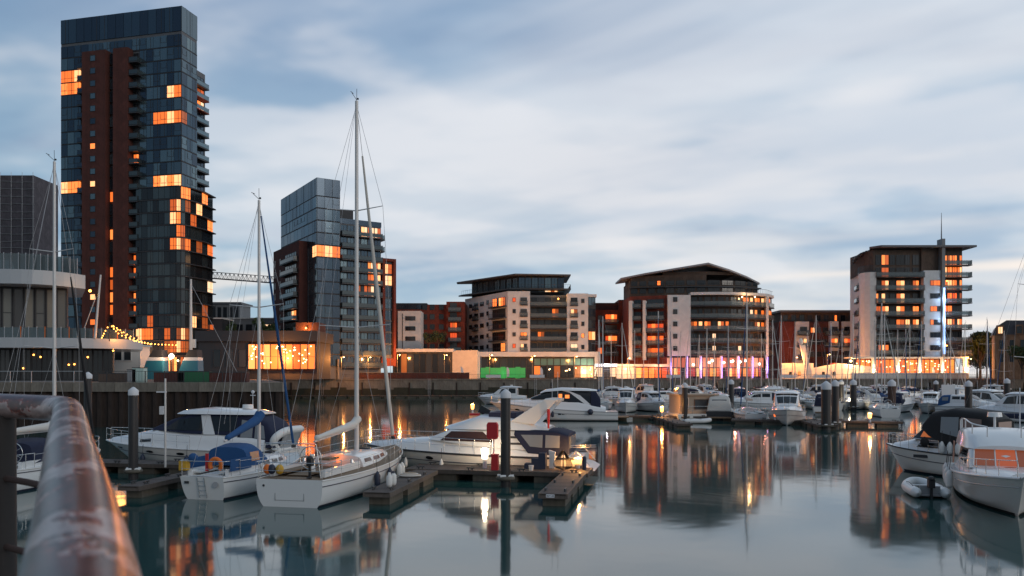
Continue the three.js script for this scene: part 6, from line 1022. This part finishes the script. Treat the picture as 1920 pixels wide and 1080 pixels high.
{ // cabin cruiser with black canopy, seen from its quarter
  const t = thing('cabin_cruiser', 'white cabin cruiser under a tall black canvas canopy', 'motor boat', [23.2, 0, -42.3], heading(-0.6, -0.8)), L = 7;
  const h = hullForm({ L, B: 2.9, hs: 1.15, hb: 1.45, tf: 0.92, rake: 1.2, p: 2.3 }); buildHull(t, h, M.gelWarm, M.gel, { stripe: 0.3, rubMat: M.dark, rub: 0.04 });
  const dk = [[-0.4, 1.1, 1.9, 1.25, 1.05], [1.2, 1.15, 1.9, 1.15, 0.9], [2.2, 1.3, 1.65, 0.75, 0.5], [3.0, 1.38, 1.46, 0.3, 0.16]]; const dm = loft('cabin', t, M.gel, dk, 0.18); sidePane('cabin_window', dm, M.tint, dk, [[0.1, 1.45], [1.3, 1.45], [1.1, 1.7], [0.1, 1.72]]); topPane('fore_hatch', dm, M.tint, dk, 1.7, 2.3, 0.5, 1);
  const ws = [[0.2, 1.85, 2.6, 1.1, 0.95], [1.0, 1.88, 2.5, 1.05, 0.88], [1.6, 1.85, 1.95, 0.9, 0.75]]; const wm = loft('windscreen', t, M.tint, ws, 0.08); sidePane('lit_pane', wm, lit([1, 0.25, 0.06], 0.35), ws, [[0.4, 2.0], [1.1, 2.0], [0.9, 2.4], [0.4, 2.45]]);
  const cv = [[-2.6, 1.2, 3.0, 1.3, 1.1], [-2.1, 1.2, 3.4, 1.32, 1.1], [-0.5, 1.5, 3.52, 1.28, 1.05], [0.6, 2.1, 3.3, 1.18, 0.95], [1.0, 2.45, 2.75, 1.08, 0.92]]; const cm = loft('canopy', t, M.black, cv, 0.25); sidePane('clear_window', cm, phy([0.2, 0.13, 0.11], { roughness: 0.12 }), cv, [[-2.0, 2.0], [-1.1, 2.0], [-1.1, 3.1], [-2.0, 3.05]]); sidePane('clear_window', cm, M.clearPvc, cv, [[-0.9, 2.1], [0.0, 2.3], [0.0, 3.1], [-0.9, 3.12]]); g().box(0.03, 0.85, 1.5, -2.62, 2.5, 0).mesh('clear_window', phy([0.24, 0.14, 0.11], { roughness: 0.12 }), cm);
  for (let i = 0; i < 3; i++) fender(t, -0.2 - i * 0.4, 1.5, -1.42, M.fender, 0.14, 0.6); cruiserRails(t, h, 0.5, 0.985, 0.6, 7); outboard(t, -3.7, 0.9, -0.5, 1.0); g().ball(0.22, 0.75, 1.75, -1.28, 1, 1.3, 0.8).mesh('covered_winch', M.black, t);
  g().box(0.7, 0.16, 0.03, 0.9, 1.0, -1.4, 0.2).mesh('hull_vent', M.dark, t);
}
{ // pilot house cruiser, bow towards us
  const t = thing('pilothouse_cruiser', 'white pilothouse cruiser with hanging fenders and orange reflections painted on its windscreen', 'motor boat', [20.4, 0, -33.2], heading(-0.42, 0.907)), L = 10.6;
  const h = hullForm({ L, B: 3.6, hs: 1.05, hb: 1.6, tf: 0.9, rake: 1.2, p: 2.3 }); buildHull(t, h, M.gelWarm, M.gel, { stripe: 0.22, stripeMat: M.gelGrey, rub: 0.06, rubMat: M.gel, bootMat: M.black });
  const dk = [[-3.6, 1.0, 1.45, 1.55, 1.4], [0.6, 1.05, 1.5, 1.5, 1.3], [2.8, 1.25, 1.62, 1.0, 0.8], [4.4, 1.45, 1.6, 0.4, 0.25]]; const dm = loft('trunk_cabin', t, M.gel, dk, 0.15); topPane('deck_hatch', dm, M.tint, dk, 1.8, 2.4, 0.4, 1);
  const hs = [[-3.2, 1.4, 2.2, 1.42, 1.28], [0.34, 1.42, 2.2, 1.4, 1.24], [0.64, 1.44, 1.9, 1.36, 1.18], [0.95, 1.46, 1.52, 1.3, 1.12]]; const hm = loft('pilothouse', t, M.gel, hs, 0.08);
  const glow = [lit([1, 0.2, 0.06], 0.34, [0.03, 0.03, 0.03]), lit([1, 0.26, 0.1], 0.16, [0.03, 0.03, 0.03])]; sidePane('side_window', hm, M.tint, hs, [[-2.9, 1.55], [-1.7, 1.55], [-1.7, 2.12], [-2.9, 2.12]]); sidePane('side_window', hm, M.tint, hs, [[-1.55, 1.55], [0.15, 1.55], [-0.15, 2.12], [-1.55, 2.12]]);  // windscreen panes emit orange, painting in orange light reflected by the glass
  [-1, 0, 1].forEach((k) => { const q = new THREE.BufferGeometry(), a = k * 0.78 - 0.36, b = k * 0.78 + 0.36, v = [[0.94, 1.54, a], [0.94, 1.54, b], [0.36, 2.2, b * 0.94], [0.36, 2.2, a * 0.94]].map(([x, y, z]) => [x + 0.03, y + 0.04, z]); q.setAttribute('position', new THREE.Float32BufferAttribute([...v[0], ...v[1], ...v[2], ...v[0], ...v[2], ...v[3]].flat(), 3)); q.computeVertexNormals(); g().add(q).mesh('windscreen', glow[k === 0 ? 0 : 1], hm); g().bar([0.98, 1.55, b + 0.03], [0.4, 2.22, b * 0.94 + 0.03], 0.03).mesh('screen_pillar', M.gel, hm); });
  const fb = [[-3.9, 2.2, 2.45, 1.3, 1.2], [-3.2, 2.2, 2.86, 1.5, 1.36], [-1.4, 2.2, 2.95, 1.5, 1.3], [-0.1, 2.2, 2.72, 1.4, 1.15], [0.52, 2.2, 2.3, 1.1, 0.95]]; loft('flybridge', t, M.gel, fb, 0.16); const rl = ring(14, (u) => { const a = Math.PI * (0.5 + u * 1.0); return V(-1.9 + 1.9 * -Math.cos(u * Math.PI) * 0.9, 2.86, 1.28 * Math.sin(u * 6.283 * 0.5) * 1); });
  for (const s of [1, -1]) railRun(t, 'flybridge_rail', [V(-3.4, 2.8, s * 1.3), V(-2.4, 2.9, s * 1.32), V(-1.2, 2.92, s * 1.28), V(-0.3, 2.78, s * 1.1), V(0.2, 2.68, s * 0.6)], 0.42, 0.03, 1, 0, M.gel);
  g().cyl(0.27, 0.3, 0.2, -2.9, 3.5, 0, 16).cyl(0.05, 0.05, 0.7, -2.9, 3.15, 0, 8).mesh('radar_dome', M.gel, t); g().cyl(0.02, 0.03, 2.0, -3.2, 3.7, -1.0, 6).mesh('aerial', M.cap, t);
  for (const x of [-4.0, -3.4, -1.9, -0.6]) fender(t, x, 0.75, h.half((x + 5.3) / 10.6) + 0.14, M.fender, 0.15, 0.75);
  cruiserRails(t, h, 0.55, 0.985, 0.6, 7); const wp = g(); for (const z of [0.4, -0.6]) wp.bar([0.9, 1.62, z], [0.35, 2.0, z + 0.35], 0.012); wp.mesh('wiper', M.dark, t); g().prism([[-4.9, 1.1], [-4.2, 1.15], [-3.6, 2.15], [-4.1, 2.2]], 0.03, new THREE.Matrix4().makeTranslation(0, 0, 1.5)).mesh('side_curtain', std([0.45, 0.24, 0.17], 0.9), t);
  g().box(0.5, 0.18, 0.03, -1.2, 1.1, 1.8).mesh('hull_vent', M.dark, t);
}
// ---------------------------------------------------------------- boats further out
function genericCruiser(name, label, o, pos, turn, group) { // compact cruiser: hull, house, panes, hardtop or canopy, rails
  const { L = 10, B = 3.5, hull = M.gel, hs = 1.1, hb = 1.5, top = 3.2, canopy, roof = true } = o, t = thing(name, label, 'motor boat', pos, turn, group), h = hullForm({ L, B, hs, hb, tf: 0.92, rake: 1.3, p: 2.4 });
  buildHull(t, h, hull, M.gel, { stripe: 0.28, rub: 0.05, rubMat: o.rubMat ?? M.hullGrey });
  const dk = [[-L * 0.42, hs - 0.1, hs + 0.5, B * 0.44, B * 0.4], [L * 0.1, hs, hs + 0.9, B * 0.42, B * 0.32], [L * 0.34, hb - 0.2, hb + 0.3, B * 0.26, B * 0.18], [L * 0.45, hb - 0.05, hb + 0.08, B * 0.1, B * 0.05]]; loft('deckhouse', t, M.gel, dk, 0.22);
  const hh = [[-L * 0.26, hs + 0.4, top - 0.12, B * 0.38, B * 0.31], [L * 0.0, hs + 0.6, top - 0.12, B * 0.37, B * 0.3], [L * 0.08, hs + 0.7, top - 0.45, B * 0.35, B * 0.28], [L * 0.19, hs + 0.8, hs + 0.9, B * 0.3, B * 0.24]]; const hm = loft('wheelhouse', t, o.house ?? M.gel, hh, 0.12);
  sidePane('side_window', hm, M.tint, hh, [[-L * 0.23, hs + 1.0], [-L * 0.1, hs + 1.0], [-L * 0.1, top - 0.3], [-L * 0.23, top - 0.3]]); sidePane('side_window', hm, M.tint, hh, [[-L * 0.08, hs + 1.0], [L * 0.08, hs + 0.95], [L * 0.03, top - 0.45], [-L * 0.08, top - 0.3]]); topPane('windscreen', hm, M.tint, hh, L * 0.015, L * 0.175, 0.95, 3);
  if (roof) loft('hardtop', t, M.gel, [[-L * 0.34, top - 0.12, top - 0.04, B * 0.28, B * 0.24], [-L * 0.2, top - 0.11, top + 0.08, B * 0.36, B * 0.3], [L * 0.0, top - 0.11, top + 0.1, B * 0.34, B * 0.28], [L * 0.07, top - 0.2, top - 0.1, B * 0.26, B * 0.2]], 0.08, 0.05);
  const cv = [[-L * 0.46, hs + 0.1, hs + 1.0, B * 0.42, B * 0.36], [-L * 0.4, hs + 0.1, top - 0.2, B * 0.43, B * 0.35], [-L * 0.262, hs + 0.5, top - 0.13, B * 0.4, B * 0.32]]; if (canopy) { const cm = loft('canopy', t, canopy, cv, 0.18); sidePane('clear_window', cm, M.clearPvc, cv, [[-L * 0.39, hs + 0.8], [-L * 0.29, hs + 0.8], [-L * 0.29, top - 0.4], [-L * 0.39, top - 0.45]]); g().box(0.03, top - hs - 1.2, B * 0.5, -L * 0.44, (top + hs) / 2 + 0.1, 0).mesh('clear_window', M.clearPvc, cm); }
  cruiserRails(t, h, 0.5, 0.985, 0.7, 7); g().box(0.9, 0.12, B * 0.8, -L / 2 - 0.35, 0.4, 0).mesh('bathing_platform', M.teak, t); g().cyl(0.24, 0.26, 0.18, -L * 0.14, top + 0.26, 0, 12).cyl(0.015, 0.015, 1.3, -L * 0.2, top + 0.7, 0.5, 5).mesh('radar_dome', M.gel, t);
  return t;
}
const toCam = (x, z, off = 0) => { const a = Math.atan2(-x, -z) + off; return heading(Math.sin(a), Math.cos(a)); };
// the larger ones in the second row
genericCruiser('sports_cruiser', 'white sports cruiser moored bow on, dark wraparound windscreen', { L: 11, B: 4.1, top: 3.5, hs: 1.2, hb: 1.75 }, [30.4, 0, -88.5], toCam(30.4, -88.5));
genericCruiser('motor_boat', 'cruiser with black lower hull moored stern on beside the houseboat', { L: 9, B: 3.3, top: 3.0, hull: M.dark, canopy: M.sail }, [25.4, 0, -98], toCam(25.4, -98, Math.PI), null);
genericCruiser('motor_boat', 'white hardtop motor boat with dark bow between the sports yacht and sailing boats', { L: 9.5, B: 3.4, top: 3.4 }, [16.8, 0, -118], toCam(16.8, -118));
{ // houseboat with timber cabin
  const p = onW(1310, 789), t = thing('houseboat', 'low houseboat with brown timber cabin and pale roof edge', 'houseboat', [p.x, 0, p.z - 3], 0.1);
  g().prism([[-2.6, -0.4], [2.6, -0.4], [2.8, 0.75], [-2.8, 0.75]], 7, new THREE.Matrix4().makeTranslation(0, 0, -4), 0.05).mesh('hull', M.gelWarm, t);
  g().span(-2.2, 2.2, 0.8, 2.95, -2.5, 2).mesh('cabin', M.tan, t); g().box(4.9, 0.16, 5.2, 0, 3.04, -0.3).mesh('roof', M.tan, t); const f = face(t, 0, 2.0, 0); win(f, -1.9, -1.2, 1.4, 2.7, { cols: 2, frame: M.white }); win(f, -0.5, 1.9, 1.3, 2.5, { cols: 1, frame: M.timber, glass: [M.glass[2]] });
  railRun(t, 'deck_rail', [V(-2.6, 0.8, 2.9), V(-1, 0.8, 2.9), V(0.8, 0.8, 2.9), V(2.6, 0.8, 2.9)], 0.9, 0.02);
}
const bgSail = [
  sailYacht('moored_yacht', 'white sailing yacht with blue boom cover moored in the far rows', { L: 10, B: 3.3, hs: 1.1, hb: 1.4, top: 15, cover: M.blue, wheel: true, furl: M.sail }, [0, 0, 0], 0, 'yachts in the far rows').t,
  sailYacht('moored_yacht', 'white sailing yacht with cream boom cover moored in the far rows', { L: 9.4, B: 3.2, hs: 1.05, hb: 1.35, top: 15, cover: M.sail, furl: M.blue }, [0, 0, 0], 0, 'yachts in the far rows').t,
  sailYacht('moored_yacht', 'sailing yacht with navy boom cover in the far rows', { L: 10.5, B: 3.4, hs: 1.1, hb: 1.4, top: 15, cover: M.navy, hull: M.gelWarm, wheel: true, furl: M.sail }, [0, 0, 0], 0, 'yachts in the far rows').t];
const bgMotor = [
  genericCruiser('moored_cruiser', 'white hardtop cruiser moored in the far rows', { L: 10, B: 3.5, top: 3.3 }, [0, 0, 0], 0, 'cruisers in the far rows'),
  genericCruiser('moored_cruiser', 'white cruiser with navy aft canopy moored in the far rows', { L: 9, B: 3.2, top: 2.9, canopy: M.navy }, [0, 0, 0], 0, 'cruisers in the far rows'),
  genericCruiser('moored_cruiser', 'white cruiser with bright blue canopy moored in the far rows', { L: 8.5, B: 3.1, top: 2.8, canopy: M.blue, roof: false }, [0, 0, 0], 0, 'cruisers in the far rows')];
const used = new Set();
const offOf = (x, z) => { const px = 960 + x / -z * F; return px < 1125 ? 'the white apartment block' : px < 1195 ? 'the red brick flats' : px < 1330 ? 'the first purple columns' : px < 1462 ? 'the pink lit restaurant' : px < 1600 ? 'the cream ramp walls' : px < 1730 ? 'the glowing restaurant' : px < 1830 ? 'the blue light strip' : 'the mansard roofed house'; };
const lie = { side: 'broadside', bow: 'bow out', stern: 'stern out' };
const kindOf = new Map([...bgSail, ...bgMotor].map((o) => [o, o.userData.label.replace(/ moored in the far rows| in the far rows/, '')]));
function place(list, k, x, z, turn, way = 'stern') { const o = list[k], label = `${kindOf.get(o)} moored ${lie[way]} off ${offOf(x, z)}`; if (!used.has(o)) { used.add(o); o.position.set(x, 0, z); o.rotation.y = turn; o.userData.label = label; return o; } return copyOf(o, [x, 0, z], turn, label); }
const masts = [[1122, 600], [1130, 593], [1146, 628], [1207, 624], [1234, 584], [1278, 624], [1312, 632], [1340, 638], [1425, 626], [1466, 591], [1515, 624], [1534, 591], [1602, 591], [1613, 601], [1654, 588], [1685, 618], [1698, 617], [1710, 607], [1784, 615], [1885, 620], [1163, 606], [1190, 618], [1256, 612], [1297, 604], [1326, 616], [1366, 610], [1446, 600], [1492, 612], [1560, 606], [1582, 618], [1640, 604], [1730, 602], [1764, 610], [1812, 606], [1850, 600]];
masts.forEach(([px, py], i) => { const d = Math.min(188, 9.8 * F / (HZ - py)), x = (px - 960) / F * d; place(bgSail, i % 3, x, -d, (i % 2 ? heading(0.15, -1) : toCam(x, -d, rr(-0.3, 0.3))), i % 2 ? 'stern' : 'bow'); });
place(bgSail, 1, (1402 - 960) / F * 93, -93, heading(0.1, -1)); place(bgSail, 0, (1655 - 960) / F * 106, -106, heading(0.25, -0.97)); place(bgSail, 2, (1928 - 960) / F * 50, -50, heading(-0.3, 0.95), 'bow');
[[945, 150, 0], [1180, 150, 1], [1275, 165, 0], [1300, 150, 0], [1345, 132, 2], [1440, 150, 0], [1415, 122, 1], [1475, 165, 2], [1545, 112, 1], [1600, 158, 0], [1625, 142, 0], [1690, 120, 1], [1720, 150, 2], [1745, 115, 1], [1775, 135, 0], [1838, 128, 1], [1862, 110, 0], [1905, 92, 0], [1880, 150, 2], [1225, 120, 1], [1205, 180, 0], [1255, 140, 2], [1325, 178, 0], [1385, 160, 1], [1460, 130, 0], [1500, 145, 2], [1530, 175, 0], [1570, 140, 1], [1655, 172, 0], [1700, 170, 1], [1800, 165, 0], [1820, 108, 2], [1850, 175, 0], [1140, 175, 1]].forEach(([px, d, k], i) => { const x = (px - 960) / F * d; place(bgMotor, k, x, -d, i % 3 === 0 ? heading(-1, -0.1) : i % 3 === 1 ? toCam(x, -d, rr(-0.4, 0.4)) : toCam(x, -d, Math.PI + rr(-0.4, 0.4)), ['side', 'bow', 'stern'][i % 3]); });
dinghy('inflatable_dinghy', 'small white tender floating beside the orange dock lamp', [17.2, -0.03, -96], heading(1, 0.15), false); dinghy('inflatable_dinghy', 'grey inflatable dinghy tied at the houseboat pontoon', [20.6, -0.03, -89], heading(1, 0.1), true);
{ const p = onW(1778, 760).setZ(-120), t = thing('notice_board', 'white square notice board on a post above the far pontoon', 'sign', [(1778 - 960) / F * 118, 0, -118]); g().cyl(0.1, 0.1, 5.2, 0, 1.6, -0.1, 8).mesh('post', M.alu, t); g().box(2.0, 2.0, 0.1, 0, 3.0, 0).mesh('board', M.cap, t); }
// ---------------------------------------------------------------- the rusty handrail in the foreground and the ledge it stands on
{
  const rustK = (u, v) => per2(u, v, 9, 2.2, 21, 3) + 0.5 * per2(u, v, 34, 5, 23, 4) + 0.16 * per2(u, v, 70, 40, 24, 3) - 0.005;
  const paint = noiseTex(512, (u, v) => {                    // worn whitish paint over red primer and dark metal
    const k = rustK(u, v), b = per2(u, v, 40, 14, 22, 4);
    const metal = [84 + 56 * b, 44 + 30 * b, 36 + 26 * b], white = [166 + 66 * b, 142 + 60 * b, 136 + 58 * b], prim = [128 + 40 * b, 54, 38];
    return k > 0.0 ? white : k > -0.05 && b > -0.08 ? prim : metal;
  }); paint.repeat.set(3.2, 1);
  const bump = noiseTex(512, (u, v) => (rustK(u, v) > 0 ? 190 : 80 + 60 * per2(u, v, 60, 30, 25, 3)), false); bump.repeat.set(3.2, 1);
  const rust = std([1, 1, 1], 0.3, 0.2, { map: paint, bumpMap: bump, bumpScale: 0.0012 });
  const t = thing('rusty_handrail', 'thick handrail pipe with peeling white paint over rust, bending at a post', 'handrail');
  const pts = [V(0.55, 4.96, 1.0), V(0.02, 4.99, 0.05), V(-0.405, 5.013, -0.75), V(-1.05, 5.045, -1.9), V(-1.52, 5.072, -2.74), V(-1.64, 5.076, -2.94), V(-1.74, 5.077, -3.06), V(-1.9, 5.078, -3.18), V(-2.3, 5.08, -3.45), V(-3.6, 5.08, -4.3)];
  mesh('top_pipe', new THREE.TubeGeometry(new THREE.CatmullRomCurve3(pts, false, 'centripetal'), 160, 0.0495, 32), rust, t);
  const post = (x, z) => g().cyl(0.055, 0.06, 1.2, x, 4.45, z, 16).mesh('post', std([0.03, 0.027, 0.027], 0.7, 0.2), t);
  post(-2.12, -3.32); post(0.42, 0.78); post(-3.55, -4.27);
  const rod = std([0.09, 0.05, 0.04], 0.8, 0.2, { map: stain });
  for (const y of [4.78, 4.5]) mesh('lower_rod', new THREE.TubeGeometry(new THREE.CatmullRomCurve3([V(0.42, y, 0.78), V(-1.0, y, -1.75), V(-1.72, y, -2.98), V(-2.12, y, -3.32), V(-3.55, y, -4.27)], false, 'centripetal'), 60, 0.014, 8), rod, t);
  struct('near_quay', planPrism([[0.7, 0.9], [-1.55, -3.1], [-2.1, -3.6], [-8, -7.6], [-8, 8], [5, 8]], -2, 3.88), M.concrete);
}
renderer.render(scene, camera);
